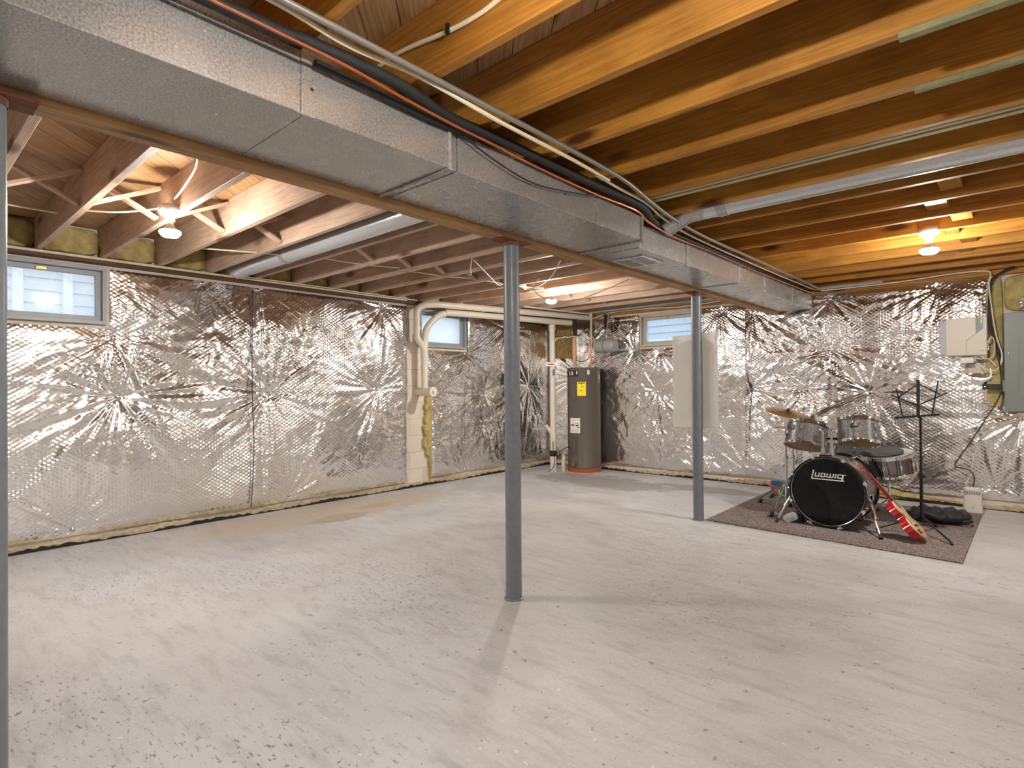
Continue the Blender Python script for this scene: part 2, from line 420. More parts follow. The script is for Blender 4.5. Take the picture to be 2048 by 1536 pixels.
def stick(name, a, b, w, h, mat, label=None, cat=None, group=None, parent=None):
    """a length of lumber: built along local X, then turned, so that its grain runs along it"""
    a, b = Vector(a), Vector(b); L = (b - a).length; d = (b - a).normalized()
    key = ('stick', round(L, 3), w, h, mat)
    if key not in STK:
        mb = MB().box(-L / 2, L / 2, -w / 2, w / 2, -h / 2, h / 2)
        me = bpy.data.meshes.new(name); me.from_pydata([tuple(p) for p in mb.v], [], mb.f); me.update(); me.materials.append(M[mat]); STK[key] = me
    o = bpy.data.objects.new(name, STK[key]); C.objects.link(o)
    up = Vector((0, 0, 1)); y = up.cross(d).normalized(); z = d.cross(y)
    R = Matrix((d, y, z)).transposed().to_4x4(); R.translation = (a + b) / 2; o.matrix_world = R
    bv = o.modifiers.new('bevel', 'BEVEL'); bv.width = 0.002; bv.segments = 1
    if label: tag(o, label, cat, group)
    return o
STK = {}
def text(name, s, size, mat, T, parent, depth=0.0004, sx=1.0):
    cu = bpy.data.curves.new(name, 'FONT'); cu.body = s; cu.size = size; cu.extrude = depth; cu.align_x = 'CENTER'; cu.align_y = 'CENTER'
    cu.materials.append(M[mat]); o = bpy.data.objects.new(name, cu); C.objects.link(o)
    o.parent = parent
    L = Matrix.Translation(-world_loc(parent)) @ T
    o.matrix_local = L @ Matrix.Diagonal((sx, 1, 1, 1)); return o
ORD = ['first', 'second', 'third', 'fourth', 'fifth', 'sixth', 'seventh', 'eighth', 'ninth', 'tenth', 'eleventh', 'twelfth', 'thirteenth',
       'fourteenth', 'fifteenth', 'sixteenth', 'seventeenth', 'eighteenth', 'nineteenth', 'twentieth']

# ------------------------------------------------------------------ room shell
XL, XR, YF, YB = -5.5, 3.6, -3.0, 7.0      # masonry faces; foil stands about 6 cm in front
ZJ, ZS = 2.22, 2.455                       # joist undersides, subfloor underside
struct(MB().box(XL - 0.3, XR + 0.3, YF - 0.3, YB + 0.3, -0.15, 0).build('floor', 'floor', origin=(0, 0, 0)))

def wall(name, axis, c0, c1, a0, a1, z0, z1, holes, mat):
    """a wall slab between c0 and c1 running a0..a1, with rectangular openings"""
    mb = MB()
    def bx(p0, p1, q0, q1):
        if p1 - p0 < 1e-4 or q1 - q0 < 1e-4: return
        if axis == 'y': mb.box(c0, c1, p0, p1, q0, q1)
        else: mb.box(p0, p1, c0, c1, q0, q1)
    cur = a0
    for (h0, h1, g0, g1) in sorted(holes):
        bx(cur, h0, z0, z1); bx(h0, h1, z0, g0); bx(h0, h1, g1, z1); cur = h1
    bx(cur, a1, z0, z1)
    return struct(mb.build(name, mat, smooth=0, origin=(0, 0, 0)))
WIN1 = (0.44, 1.25, 1.70, 2.155); WIN2 = (4.43, 5.215, 1.68, 2.14); WIN3 = (-3.885, -3.10, 1.71, 2.13)
wall('wall_left', 'y', XL - 0.2, XL, YF, YB + 0.2, 0, 2.46, [WIN1, WIN2], 'block')
wall('wall_back', 'x', YB, YB + 0.2, XL, XR, 0, 2.46, [WIN3], 'block')
wall('wall_right', 'y', XR, XR + 0.2, YF, YB + 0.2, 0, 2.46, [], 'block_far')
wall('wall_front', 'x', YF - 0.2, YF, XL - 0.2, XR + 0.2, 0, 2.46, [], 'block_far')

def clip(poly, x0, x1, y0, y1):
    for ax, lim, sg in ((0, x0, 1), (0, x1, -1), (1, y0, 1), (1, y1, -1)):
        out = []
        for i in range(len(poly)):
            a, b = poly[i - 1], poly[i]; da, db = sg * (a[ax] - lim), sg * (b[ax] - lim)
            if da * db < 0:
                t = da / (da - db); out.append((a[0] + (b[0] - a[0]) * t, a[1] + (b[1] - a[1]) * t))
            if db >= 0: out.append(b)
        poly = out
        if len(poly) < 3: return []
    return poly

def subfloor():
    rng = random.Random(5); vs, fs, rnd = [], [], []
    d = Vector((-1, 1)).normalized(); n = Vector((1, 1)).normalized()
    pw = 0.134; k0 = int((XL + YF) / math.sqrt(2) / pw) - 2; k1 = int((XR + YB) / math.sqrt(2) / pw) + 2
    for k in range(k0, k1):
        t = -12 + rng.random() * 2
        while t < 12:
            L = rng.uniform(2.2, 4.2); c0, c1 = k * pw + 0.0016, (k + 1) * pw - 0.0016
            quad = [tuple(d * (t + 0.001) + n * c0), tuple(d * (t + L - 0.001) + n * c0), tuple(d * (t + L - 0.001) + n * c1), tuple(d * (t + 0.001) + n * c1)]
            p = clip(quad, XL - 0.2, XR + 0.2, YF - 0.2, YB + 0.2); t += L
            if len(p) < 3: continue
            zz = ZS + rng.uniform(0, 0.0015); b = len(vs); m = len(p)
            vs += [(x, y, zz) for x, y in p] + [(x, y, ZS + 0.019) for x, y in p]
            F = [tuple(b + i for i in range(m)), tuple(b + m + i for i in range(m))[::-1]] + [(b + i, b + m + i, b + m + (i + 1) % m, b + (i + 1) % m) for i in range(m)]
            fs += F; rnd += [rng.random()] * len(F)
    b = len(vs); vs += [(XL - 0.2, YF - 0.2, ZS + 0.02), (XR + 0.2, YF - 0.2, ZS + 0.02), (XR + 0.2, YB + 0.2, ZS + 0.02), (XL - 0.2, YB + 0.2, ZS + 0.02)]
    fs.append((b, b + 3, b + 2, b + 1)); rnd.append(0.5)
    me = bpy.data.meshes.new('ceiling'); me.from_pydata(vs, [], fs); me.update()
    a = me.attributes.new('rnd', 'FLOAT', 'FACE'); a.data.foreach_set('value', rnd)
    me.materials.append(M['sub_right']); o = bpy.data.objects.new('ceiling', me); C.objects.link(o); struct(o)
subfloor()

# sill plates on the walls and the dark joint at their feet
struct(stick('trim_1', (XL + 0.045, YF, 2.1975), (XL + 0.045, YB, 2.1975), 0.09, 0.044, 'wood_dark'))
struct(stick('trim_2', (XL + 0.1, YB - 0.045, 2.1975), (XR, YB - 0.045, 2.1975), 0.09, 0.044, 'wood_right'))
def ragged(name, mat, along, p, a0, a1, base, amp, seed, depth):
    rng = random.Random(seed); n = int((a1 - a0) / 0.025); mb = MB(); hs = [max(0.004, base + amp * (rng.random() - 0.5) + amp * 0.6 * math.sin(i * 0.13 + seed)) for i in range(n + 1)]
    vs = []
    for i in range(n + 1):
        a = a0 + (a1 - a0) * i / n
        for (q, z) in ((p, 0), (p, hs[i]), (p + depth, hs[i]), (p + depth, 0)):
            vs.append((q, a, z) if along == 'y' else (a, q, z))
    fs = [(i * 4 + j, i * 4 + j + 1, i * 4 + j + 5, i * 4 + j + 4) for i in range(n) for j in range(3)]
    return mb.add(vs, fs).build(name, mat, smooth=0)
struct(ragged('baseboard_left', 'curb', 'y', XL + 0.095, YF, YB, 0.036, 0.012, 3, -0.09))
struct(ragged('baseboard_back', 'curb', 'x', YB - 0.06, XL + 0.1, XR, 0.036, 0.022, 4, 0.05))
tag(ragged('drain_membrane', 'membrane', 'y', XL + 0.115, YF, YB, 0.016, 0.018, 7, -0.018), 'black dimpled drainage strip along the foot of the long left wall', 'drainage strip')
tag(ragged('drain_membrane', 'membrane', 'x', YB - 0.085, XL + 0.2, XR, 0.016, 0.020, 9, 0.018), 'black dimpled drainage strip along the foot of the back wall', 'drainage strip')

# ------------------------------------------------------------------ windows
def window(name, axis, c, a0, a1, z0, z1, fmat, pmat, side):
    """frame + sash + pane; c = inner face of the masonry, side = outward direction"""
    root = bpy.data.objects.new(name, None); C.objects.link(root); struct(root)
    root.location = (c, (a0 + a1) / 2, z0) if axis == 'y' else ((a0 + a1) / 2, c, z0)
    def ring(lo, hi, w, d0, d1, mb):
        (u0, v0), (u1, v1) = lo, hi
        for (p0, p1, q0, q1) in ((u0, u1, v0, v0 + w), (u0, u1, v1 - w, v1), (u0, u0 + w, v0 + w, v1 - w), (u1 - w, u1, v0 + w, v1 - w)):
            e0, e1 = sorted((c + side * d0, c + side * d1))
            if axis == 'y': mb.box(e0, e1, p0, p1, q0, q1)
            else: mb.box(p0, p1, e0, e1, q0, q1)
        return mb
    ring((a0, z0), (a1, z1), 0.028, -0.045, 0.13, MB()).build('window_frame', fmat, root, 0.002)
    ring((a0 + 0.03, z0 + 0.03), (a1 - 0.03, z1 - 0.03), 0.036, 0.0, 0.045, MB()).build('window_sash', fmat, root, 0.002)
    mb = MB(); e0, e1 = sorted((c + side * 0.02, c + side * 0.026))
    (mb.box(e0, e1, a0 + 0.06, a1 - 0.06, z0 + 0.06, z1 - 0.06) if axis == 'y' else mb.box(a0 + 0.06, a1 - 0.06, e0, e1, z0 + 0.06, z1 - 0.06))
    mb.build('pane', pmat, root)
    mid = (a0 + a1) / 2; e0, e1 = sorted((c - side * 0.012, c + side * 0.004))
    lm = MB(); (lm.box(e0, e1, mid - 0.03, mid + 0.03, z1 - 0.062, z1 - 0.045) if axis == 'y' else lm.box(mid - 0.03, mid + 0.03, e0, e1, z1 - 0.062, z1 - 0.045))
    lm.build('latch', 'brass', root)
window('window_1', 'y', XL, *WIN1, 'frame_gray', 'pane_dusty', -1)
window('window_2', 'y', XL, *WIN2, 'frame_gray', 'pane_frost', -1)
window('window_3', 'x', YB, *WIN3, 'frame_cream', 'pane_blue', 1)

# outdoors, seen through the panes
og = struct(MB().box(-14, -5.7, -6, 14, 1.2, 1.5).build('ground_left', 'ground'))
struct(MB().box(-5.7, 6, 7.2, 14, 1.2, 1.5).build('ground_back', 'ground'))
nb = thing('house', (-9.3, 1.0, 1.5), 'pale gray sided house seen through the wide near window', 'house')
mb = MB()
for k in range(14): mb.add([(-9.3, -5, 1.5 + k * 0.16), (-9.3, 6, 1.5 + k * 0.16), (-9.32, 6, 1.66 + k * 0.16), (-9.32, -5, 1.66 + k * 0.16)], [(0, 1, 2, 3)])
mb.box(-9.6, -9.33, -5, 6, 1.5, 3.74).build('siding', 'siding', nb, smooth=0)
for y0, y1 in ((1.15, 1.75), (2.0, 2.14)):
    wn = MB().box(-9.36, -9.26, y0, y0 + 0.1, 1.9, 2.9).box(-9.36, -9.26, y1 - 0.1, y1, 1.9, 2.9).box(-9.36, -9.26, y0, y1, 2.9, 3.0).build('window_trim', 'trim_white', nb)
gb = thing('shed', (-4.2, 9.6, 1.5), 'blue sided shed wall seen through the back window', 'shed')
mb = MB()
for k in range(14): mb.add([(-9, 9.6, 1.5 + k * 0.13), (-1, 9.6, 1.5 + k * 0.13), (-1, 9.62, 1.63 + k * 0.13), (-9, 9.62, 1.63 + k * 0.13)], [(0, 1, 2, 3)])
mb.box(-9, -1, 9.63, 9.9, 1.5, 3.4).build('siding', 'siding_blue', gb, smooth=0)
rl = thing('railing', (-4.6, 8.9, 1.5), 'white picket railing low outside the back window', 'railing')
MB().box(-6.6, -3.6, 8.88, 8.92, 1.52, 1.56).build('bottom_rail', 'trim_white', rl)
MB().box(-6.6, -3.6, 8.88, 8.92, 1.92, 1.97).build('top_rail', 'trim_white', rl)
pk = MB()
for k in range(30): pk.box(-6.58 + k * 0.1, -6.545 + k * 0.1, 8.885, 8.915, 1.5, 1.95)
pk.build('pickets', 'trim_white', rl)

# ------------------------------------------------------------------ quilted foil blankets
def vnoise(x, y, seed):
    xi = np.floor(x).astype(np.int64); yi = np.floor(y).astype(np.int64); fx = x - xi; fy = y - yi
    fx = fx * fx * (3 - 2 * fx); fy = fy * fy * (3 - 2 * fy)
    def h(a, b):
        n = (a * 374761393 + b * 668265263 + seed * 974711) & 0x7fffffff
        n = ((n ^ (n >> 13)) * 1274126177) & 0x7fffffff
        return ((n ^ (n >> 16)) & 0xffff) / 65535.0
    return (h(xi, yi) * (1 - fx) + h(xi + 1, yi) * fx) * (1 - fy) + (h(xi, yi + 1) * (1 - fx) + h(xi + 1, yi + 1) * fx) * fy
def fbm(x, y, seed, oct=3):
    s = 0; a = 1; t = 0
    for k in range(oct): s = s + a * vnoise(x * 2 ** k, y * 2 ** k, seed + k); t += a; a *= 0.5
    return s / t
def ridged(x, y, seed): return 1 - np.abs(2 * fbm(x, y, seed, 2) - 1)

def blanket(name, axis, u0, u1, z0, z1, pins, seams, holes, crumple, seed, label, step=0.0115, edges=()):
    nu = int((u1 - u0) / step) + 1; nz = int((z1 - z0) / step) + 1
    U, Z = np.meshgrid(np.linspace(u0, u1, nu), np.linspace(z0, z1, nz))
    rs = np.random.RandomState(seed)
    # the cloth is pulled towards the pins: warp the noise domain and pull the loft down
    loft = np.full(U.shape, 0.062); pleat = np.zeros(U.shape); pull = np.zeros(U.shape)
    loft += 0.026 * (fbm(U * 1.3, Z * 1.3, seed + 3) - 0.5) * 2
    nz_ang = fbm(U * 3, Z * 3, seed + 11)
    for k, (pu, pz, amp) in enumerate(pins):
        du, dz = U - pu, Z - pz; d = np.sqrt(du * du + dz * dz) + 1e-6; th = np.arctan2(dz, du)
        pull = np.maximum(pull, np.exp(-(d / 0.20) ** 0.9))
        w = 0.55 + 0.45 * np.sin(th * 2 + rs.rand() * 6.3) * np.sin(th * 3 + rs.rand() * 6.3)
        s = 0
        for nf, a in ((9, 1.0), (15, 0.9), (23, 0.8), (34, 0.5)):
            ph = rs.rand() * 6.3
            s = s + a * (1 - np.abs(np.sin(0.5 * (nf * th + ph + 3.5 * nz_ang))) ** 0.8 * 1.6)
        reach = 0.46 * (0.7 + 0.6 * rs.rand()) * (0.7 + 0.7 * vnoise(th * 2.2, th * 0 + k, seed + 5))
        pleat += amp * 0.0115 * s * w * (d / (d + 0.05)) * np.exp(-(d / reach) ** 1.2)
    h = loft * (1 - 0.82 * pull) + pleat
    cr = crumple(U, Z)
    wx = U + 0.25 * fbm(U * 2, Z * 2, seed + 21); wz = Z + 0.25 * fbm(U * 2, Z * 2, seed + 22)
    h += cr * 0.016 * (ridged(wx * 4, wz * 4, seed + 31) ** 2 - 0.4)
    h += cr * 0.010 * (ridged(wx * 10, wz * 9, seed + 32) ** 3 - 0.3)
    h += cr * 0.005 * (ridged(wx * 22, wz * 20, seed + 33) ** 3 - 0.3)
    h += 0.004 * (fbm(wx * 5, wz * 5, seed + 41) - 0.5)
    for su in seams:       # puckered vertical joint
        d = np.abs(U - su - 0.03 * (vnoise(Z * 4, Z * 0, seed) - 0.5)); h -= 0.018 * np.exp(-(d / 0.018))
        h += 0.0035 * np.exp(-(d / 0.12)) * np.sin(Z * 45 + 14 * fbm(U * 5, Z * 5, seed)) * vnoise(Z * 3, Z * 0, seed + 2)
    # edges of the sheet and of the openings lie close to the wall
    ed = np.minimum(Z - z0, z1 - Z)
    if 'u0' in edges: ed = np.minimum(ed, U - u0)
    if 'u1' in edges: ed = np.minimum(ed, u1 - U)
    keep = np.ones(U.shape, bool)
    for hf in holes:
        d = hf(U, Z); keep &= d > 0; ed = np.minimum(ed, np.maximum(d, 0))
    e = 1 - np.exp(-(ed / 0.05))
    h = np.maximum(0.006, 0.012 + (h - 0.012) * (0.25 + 0.75 * e) + (1 - e) * 0.012 * (fbm(U * 16, Z * 16, seed + 51) - 0.4))
    if axis == 'y': V = np.stack([XL + h, U, Z], -1)
    else: V = np.stack([U, YB - h, Z], -1)
    V = V.reshape(-1, 3)
    idx = np.arange(nu * nz).reshape(nz, nu); K = keep
    fk = K[:-1, :-1] & K[1:, :-1] & K[:-1, 1:] & K[1:, 1:]
    q = np.stack([idx[:-1, :-1], idx[:-1, 1:], idx[1:, 1:], idx[1:, :-1]], -1)[fk]
    if axis == 'x': q = q
    used = np.unique(q); remap = -np.ones(nu * nz, np.int64); remap[used] = np.arange(len(used))
    V = V[used]; q = remap[q]; off = V.mean(0); off[2] = V[:, 2].min()
    me = bpy.data.meshes.new(name); me.from_pydata((V - off).tolist(), [], q.tolist()); me.update()
    uv = np.stack([U, Z, np.zeros_like(U)], -1).reshape(-1, 3)[used]
    at = me.attributes.new('uvw', 'FLOAT_VECTOR', 'POINT'); at.data.foreach_set('vector', uv.ravel().astype(np.float32))
    me.polygons.foreach_set('use_smooth', [True] * len(me.polygons)); me.materials.append(M['foil'])
    o = bpy.data.objects.new(name, me); C.objects.link(o); o.location = off.tolist()
    tag(o, label, 'insulation blanket', 'quilted foil blankets on the walls')
    for (pu, pz, amp) in pins:
        if amp < 0.5 or not (u0 < pu < u1): continue
        P = (XL + 0.024, pu, pz) if axis == 'y' else (pu, YB - 0.024, pz)
        R = Matrix.Translation(P) @ (Matrix.Rotation(math.pi / 2, 4, 'Y') if axis == 'y' else Matrix.Rotation(math.pi / 2, 4, 'X'))
        MB().lathe([(0.017, -0.012), (0.017, 0.0), (0.012, 0.003), (0.0, 0.004)], 14, R).build('washer', 'chrome_dull', o)
    return o
def rect_hole(a0, a1, z0, z1, wob=0.0, seed=0):
    def f(U, Z):
        dx = np.maximum(a0 - U, U - a1); dz = np.maximum(z0 - Z, Z - z1)
        d = np.maximum(dx, dz)
        if wob: d = d + wob * (fbm(U * 9, Z * 9, seed) - 0.5) * 2
        return d
    return f
def gap_left(U, Z):      # sheet stops short of the bare masonry, bowing over at the top
    return (4.245 + 0.05 * np.clip((Z - 0.9) / 0.25, 0, 1) ** 2 - 0.02 * vnoise(Z * 5, Z * 0, 4)) - U
L_PINS = [(0.0, 1.12, 1), (1.33, 1.12, 1), (2.58, 1.13, 1), (3.84, 1.16, 1), (1.03, 0.10, 0.8), (2.77, 0.11, 1), (1.30, 1.60, 0.9), (1.97, 2.13, 0.7),
          (2.47, 2.13, 0.8), (3.91, 2.11, 0.9), (-0.3, 0.1, 0.8), (1.26, 2.05, 0.4), (4.2, 1.62, 0.6)]
blanket('foil_blanket', 'y', -1.2, 4.25, 0.055, 2.15, L_PINS, [2.5], [rect_hole(0.415, 1.27, 1.675, 2.4), gap_left],
        lambda U, Z: 0.16 + 0.5 * np.clip((U - 3.7) / 0.5, 0, 1) * (Z < 1.3) + 0.35 * np.exp(-((U - 1.5) / 0.2) ** 2) * (Z > 1.6) + 0.5 * vnoise(U * 1.4, Z * 1.4, 77) ** 3, 11,
        'long silver quilted foil blanket on the left wall, around the wide near window', edges=('u1',))
L2_PINS = [(5.53, 1.11, 1), (5.21, 1.62, 1), (4.50, 1.62, 0.8), (6.5, 1.2, 1.1), (5.2, 0.1, 0.7), (6.35, 0.15, 0.7), (6.0, 2.0, 0.8), (4.62, 1.15, 0.6), (5.55, 0.72, 0.45)]
blanket('foil_blanket', 'y', 4.50, 6.97, 0.075, 2.14, L2_PINS, [],
        [rect_hole(4.405, 5.24, 1.655, 2.4), lambda U, Z: U - (4.585 + 0.03 * (vnoise(Z * 7, Z * 0, 8) - 0.5) - 0.1 * (Z > 1.2))],
        lambda U, Z: 0.2 + 0.45 * (Z < 0.95) + 0.4 * vnoise(U * 2, Z * 2, 70) ** 2, 23, 'shorter crinkled foil blanket on the left wall, running into the far corner', edges=('u0', 'u1'))
B_PINS = [(-4.33, 2.1, 0.9), (-3.99, 1.67, 0.8), (-3.65, 1.10, 1.2), (-3.6, 1.62, 0.8), (-3.6, 0.09, 0.9), (-3.65, 0.72, 0.5), (-2.77, 2.1, 0.9), (-4.9, 1.3, 0.7),
          (-2.40, 0.08, 0.9), (-2.9, 0.3, 0.5), (-3.95, 2.08, 0.5)]
blanket('foil_blanket', 'x', -5.42, -2.47, 0.075, 2.15, B_PINS, [], [rect_hole(-3.91, -3.08, 1.685, 2.4), rect_hole(-5.34, -5.0, 1.63, 1.90, 0.05, 5), rect_hole(-5.32, -5.03, 1.97, 2.13, 0.05, 15)],
        lambda U, Z: 0.2 + 0.3 * (Z < 0.8) + 0.5 * vnoise(U * 2, Z * 2, 71) ** 2, 37, 'foil blanket on the back wall behind the water heater, around its window', edges=('u0',))
B2_PINS = [(-2.45, 1.12, 1), (-1.81, 1.12, 0.9), (-1.20, 1.09, 1.3), (-1.57, 2.11, 1.1), (-0.61, 2.12, 0.9), (-1.52, 1.55, 0.8), (-0.9, 0.14, 0.7), (0.0, 0.85, 1.0), (-2.1, 0.12, 0.6), (-2.4, 2.05, 0.8), (-0.2, 0.2, 0.6)]
def frg(U, Z):   # torn away beside the breaker panel
    edge = -0.205 + 0.05 * (fbm(Z * 7, Z * 0 + 3, 6) - 0.5) * 2 + 0.06 * np.clip((1.35 - Z) / 0.3, 0, 1)
    return np.maximum(edge - U, 0.885 + 0.03 * vnoise(U * 8, U * 0, 2) - Z)
blanket('foil_blanket', 'x', -2.49, 1.2, 0.085, 2.17, B2_PINS, [-2.44], [frg, rect_hole(-0.40, -0.28, 1.28, 1.36, 0.03, 9)],
        lambda U, Z: 0.15 + 0.6 * np.exp(-((U + 0.35) / 0.4) ** 2) * (Z > 1.1) + 0.3 * (U < -1.75) + 0.5 * vnoise(U * 1.6, Z * 1.6, 72) ** 2, 41,
        'foil blanket on the back wall behind the drum kit and breaker panel')

# fiberglass showing where the foil is torn or short
def fluffy(name, x0, x1, y0, y1, z0, z1, mat, label, seed, group=None, kind=None, amp=0.02):
    rng = random.Random(seed); ph = [rng.random() * 6 for _ in range(6)]
    cx, cy, cz = (x0 + x1) / 2, (y0 + y1) / 2, (z0 + z1) / 2; hx, hy, hz = (x1 - x0) / 2, (y1 - y0) / 2, (z1 - z0) / 2
    def fn(u, v):
        th = 2 * math.pi * u; ph_ = math.pi * (v - 0.5)
        c = lambda a: math.copysign(abs(a) ** 0.35, a)
        px, py, pz = c(math.cos(ph_)) * c(math.cos(th)), c(math.cos(ph_)) * c(math.sin(th)), c(math.sin(ph_))
        k = amp * (math.sin(9 * px + ph[0]) * math.sin(11 * py * hy / 0.2 + ph[1]) + 0.6 * math.sin(23 * pz * hz / 0.2 + ph[2] + 5 * py))
        return (cx + px * (hx + k * 0.6), cy + py * (hy + k * 0.3), cz + pz * (hz + k * 0.3))
    o = MB().grid(fn, 40, 22, True).build(name, mat, smooth=60)
    return tag(o, label, 'insulation batt', group, kind)
fluffy('fiberglass_batt', -0.26, -0.135, 6.955, 6.995, 0.95, 2.165, 'fiber', 'yellow fiberglass strip showing between torn foil and the gray breaker panel', 2, amp=0.006)
fluffy('fiberglass_batt', -0.125, 0.55, 6.95, 6.995, 1.83, 2.165, 'fiber', 'yellow fiberglass batt above the gray breaker panel', 3, amp=0.008)
fluffy('fiberglass_batt', -5.37, -4.97, YB - 0.035, YB - 0.004, 1.60, 2.14, 'fiber_brown', 'browned fiberglass showing through a torn hole in the back corner beside the white drain pipe', 4, amp=0.008)
def fiber_sliver():
    rng = random.Random(4); vs = []; n = 40
    for i in range(n + 1):
        z = 0.06 + 1.08 * i / n; w = 0.045 + 0.06 * math.sin(math.pi * min(1, i / n * 1.0)) ** 0.7
        y0 = 4.60 - w * (0.75 + 0.5 * rng.random()) * (1.0 if z > 0.35 else 0.35); y1 = 4.61
        vs += [(XL + 0.004, y0, z), (XL + 0.04, y0 + 0.012, z), (XL + 0.045, y1, z), (XL + 0.004, y1, z)]
    fs = [(i * 4 + j, i * 4 + (j + 1) % 4, (i + 1) * 4 + (j + 1) % 4, (i + 1) * 4 + j) for i in range(n) for j in range(4)]
    return MB().add(vs, fs).build('fiberglass_sliver', 'fiber', smooth=30)
tag(fiber_sliver(), 'yellow fiberglass sliver hanging along the bare strip of block wall', 'insulation batt')
MBf = MB()
rng = random.Random(8)
vs = []; n = 60
for i in range(n + 1):
    x = -1.75 + 1.45 * i / n; t = i / n
    h = 0.02 + 0.10 * math.exp(-((t - 0.32) / 0.22) ** 2) + 0.05 * (1 - t) * math.exp(-((t - 0.65) / 0.2) ** 2) + 0.01 * rng.random()
    vs += [(x, YB - 0.05, 0.012), (x, YB - 0.083, 0.014 + h * 0.4), (x, YB - 0.05, 0.014 + h)]
fs = [(i * 3 + j, i * 3 + j + 1, i * 3 + j + 4, i * 3 + j + 3) for i in range(n) for j in range(2)]
tag(MBf.add(vs, fs).build('fiberglass_tuft', 'fiber', smooth=60), 'ragged yellow fiberglass poking out under the foil behind the drum kit', 'insulation batt')
# foil scrap hanging above the panel
def scrap(u, v):
    x = -0.02 + 0.42 * u; z = 1.84 + 0.2 * v * (0.4 + 0.6 * min(1, u * 2.2)); k = math.sin(u * 21 + v * 9) * math.sin(v * 17 + u * 5)
    return (x, 6.935 - 0.012 * abs(k) + 0.006 * math.sin(u * 47), z + 0.02 * math.sin(u * 13))
so = MB().grid(scrap, 60, 26).build('foil_scrap', 'foil', smooth=80)
tag(so, 'crumpled scrap of foil lying over the fiberglass above the breaker panel', 'foil scrap')

# ------------------------------------------------------------------ ceiling timber
R_Y = [0.486 + 0.4 * k for k in range(17)]           # far faces, right-hand joists
n_r = len(R_Y)
for i, yf in enumerate(R_Y):
    y = yf - 0.019
    stick('floor_joist', (-2.18, y, ZJ + 0.117), (XR, y, ZJ + 0.117), 0.038, 0.234, 'wood_right',
          f'orange-brown floor joist right of the beam, {ORD[n_r - 1 - i]} from the back wall', 'joist', 'floor joists on the duct side')
L_Y = [0.435 + 0.4 * k for k in range(16)]
n_l = len(L_Y)
for i, yf in enumerate(L_Y):
    y = yf - 0.019
    stick('floor_joist', (XL - 0.02, y, ZJ + 0.117), (-2.06, y, ZJ + 0.117), 0.038, 0.234, 'wood_left',
          f'paler floor joist left of the beam, {ORD[n_l - 1 - i]} from the back wall', 'joist', 'floor joists on the window side')
BX0, BX1, BZ = -2.166, -2.078, 1.985
bm_ = thing('support_beam', (-2.122, 2.0, BZ), 'long built-up wooden beam resting on the gray columns beside the duct', 'beam')
for sx in (-0.022, 0.022):
    o = stick('beam_ply', (-2.122 + sx, YF, (BZ + ZJ) / 2), (-2.122 + sx, YB - 0.095, (BZ + ZJ) / 2), 0.0435, ZJ - BZ - 0.001, 'wood_mid')
    o.parent = bm_; o.matrix_parent_inverse = Matrix.Translation(-bm_.location)

# cross bridging, left bays
xb = -4.02
for i in range(len(L_Y) - 1):
    if i == 4: continue      # the round pipe fills this bay
    for s, dx in ((1, -0.033), (-1, 0.033)):
        a = (xb + dx, L_Y[i] + 0.004, 2.425 if s > 0 else 2.25); b = (xb + dx, L_Y[i + 1] - 0.042, 2.25 if s > 0 else 2.425)
        d = 'falling toward the back wall' if s > 0 else 'rising toward the back wall'
        stick('bridging_strut', a, b, 0.055, 0.02, 'wood_left', f'bridging strut {d}, {ORD[len(L_Y) - 2 - i]} left-side joist bay from the back wall', 'strut', 'cross bridging between joists')
# short block nailed beside the first visible joist, by the beam
stick('nailing_block', (-3.05, L_Y[1] - 0.2 + 0.01, 2.40), (-2.2, L_Y[1] - 0.2 + 0.01, 2.40), 0.09, 0.038, 'wood_left', 'short flat wood block under the subfloor next to the left column top', 'wood block')
# blocking on the right
for k, (i, x, w) in enumerate([(9, -0.29, 0.10), (10, -0.385, 0.11), (11, -0.29, 0.11), (12, -0.375, 0.09), (13, -0.30, 0.10), (14, -0.34, 0.09)]):
    y0, y1 = R_Y[i - 1], R_Y[i] - 0.038
    stick('blocking', (x, y0, ZJ + 0.125), (x, y1, ZJ + 0.125), w, 0.16, 'wood_right', f'pale wood block between joists right of the duct, {ORD[k]} in the row', 'wood block', 'staggered blocking between joists')
# pale battens
stick('wood_batten', (-0.268, 2.051, 2.209), (XR, 2.051, 2.209), 0.034, 0.02, 'batten_green', 'greenish batten nailed under the joist at upper right, nearer one with torn paint', 'batten', 'greenish battens under joists')
stick('wood_batten', (-0.277, 2.458, 2.210), (XR, 2.458, 2.210), 0.030, 0.018, 'batten_green', 'greenish batten nailed under a joist at upper right, farther and cleaner one', 'batten', 'greenish battens under joists')
stick('closure_board', (-1.95, 2.945, 2.252), (XR, 2.945, 2.252), 0.14, 0.02, 'board_dark', 'dark olive board closing the joist edge above two pale battens', 'board')
stick('wood_batten', (-1.9, 2.918, 2.232), (XR, 2.918, 2.232), 0.026, 0.018, 'batten', 'pale long batten under the dark board, the one nearer the camera of the pair', 'batten', 'paired pale battens')
stick('wood_batten', (-1.9, 2.972, 2.232), (XR, 2.972, 2.232), 0.030, 0.018, 'batten', 'pale long batten under the dark board, the one nearer the back wall of the pair', 'batten', 'paired pale battens')

# rim batts above the left wall
ys = [L_Y[0] - 0.4] + L_Y
for i in range(1, 11):
    y0, y1 = ys[i - 1] + 0.006, ys[i] - 0.044
    fluffy('rim_batt', XL - 0.03, XL + 0.07, y0, y1, ZJ + 0.012, ZS - 0.02, 'fiber', f'yellow batt tucked between joist ends over the left wall, {ORD[i - 1]} from the camera', 30 + i, 'rim batts over the left wall', amp=0.012)

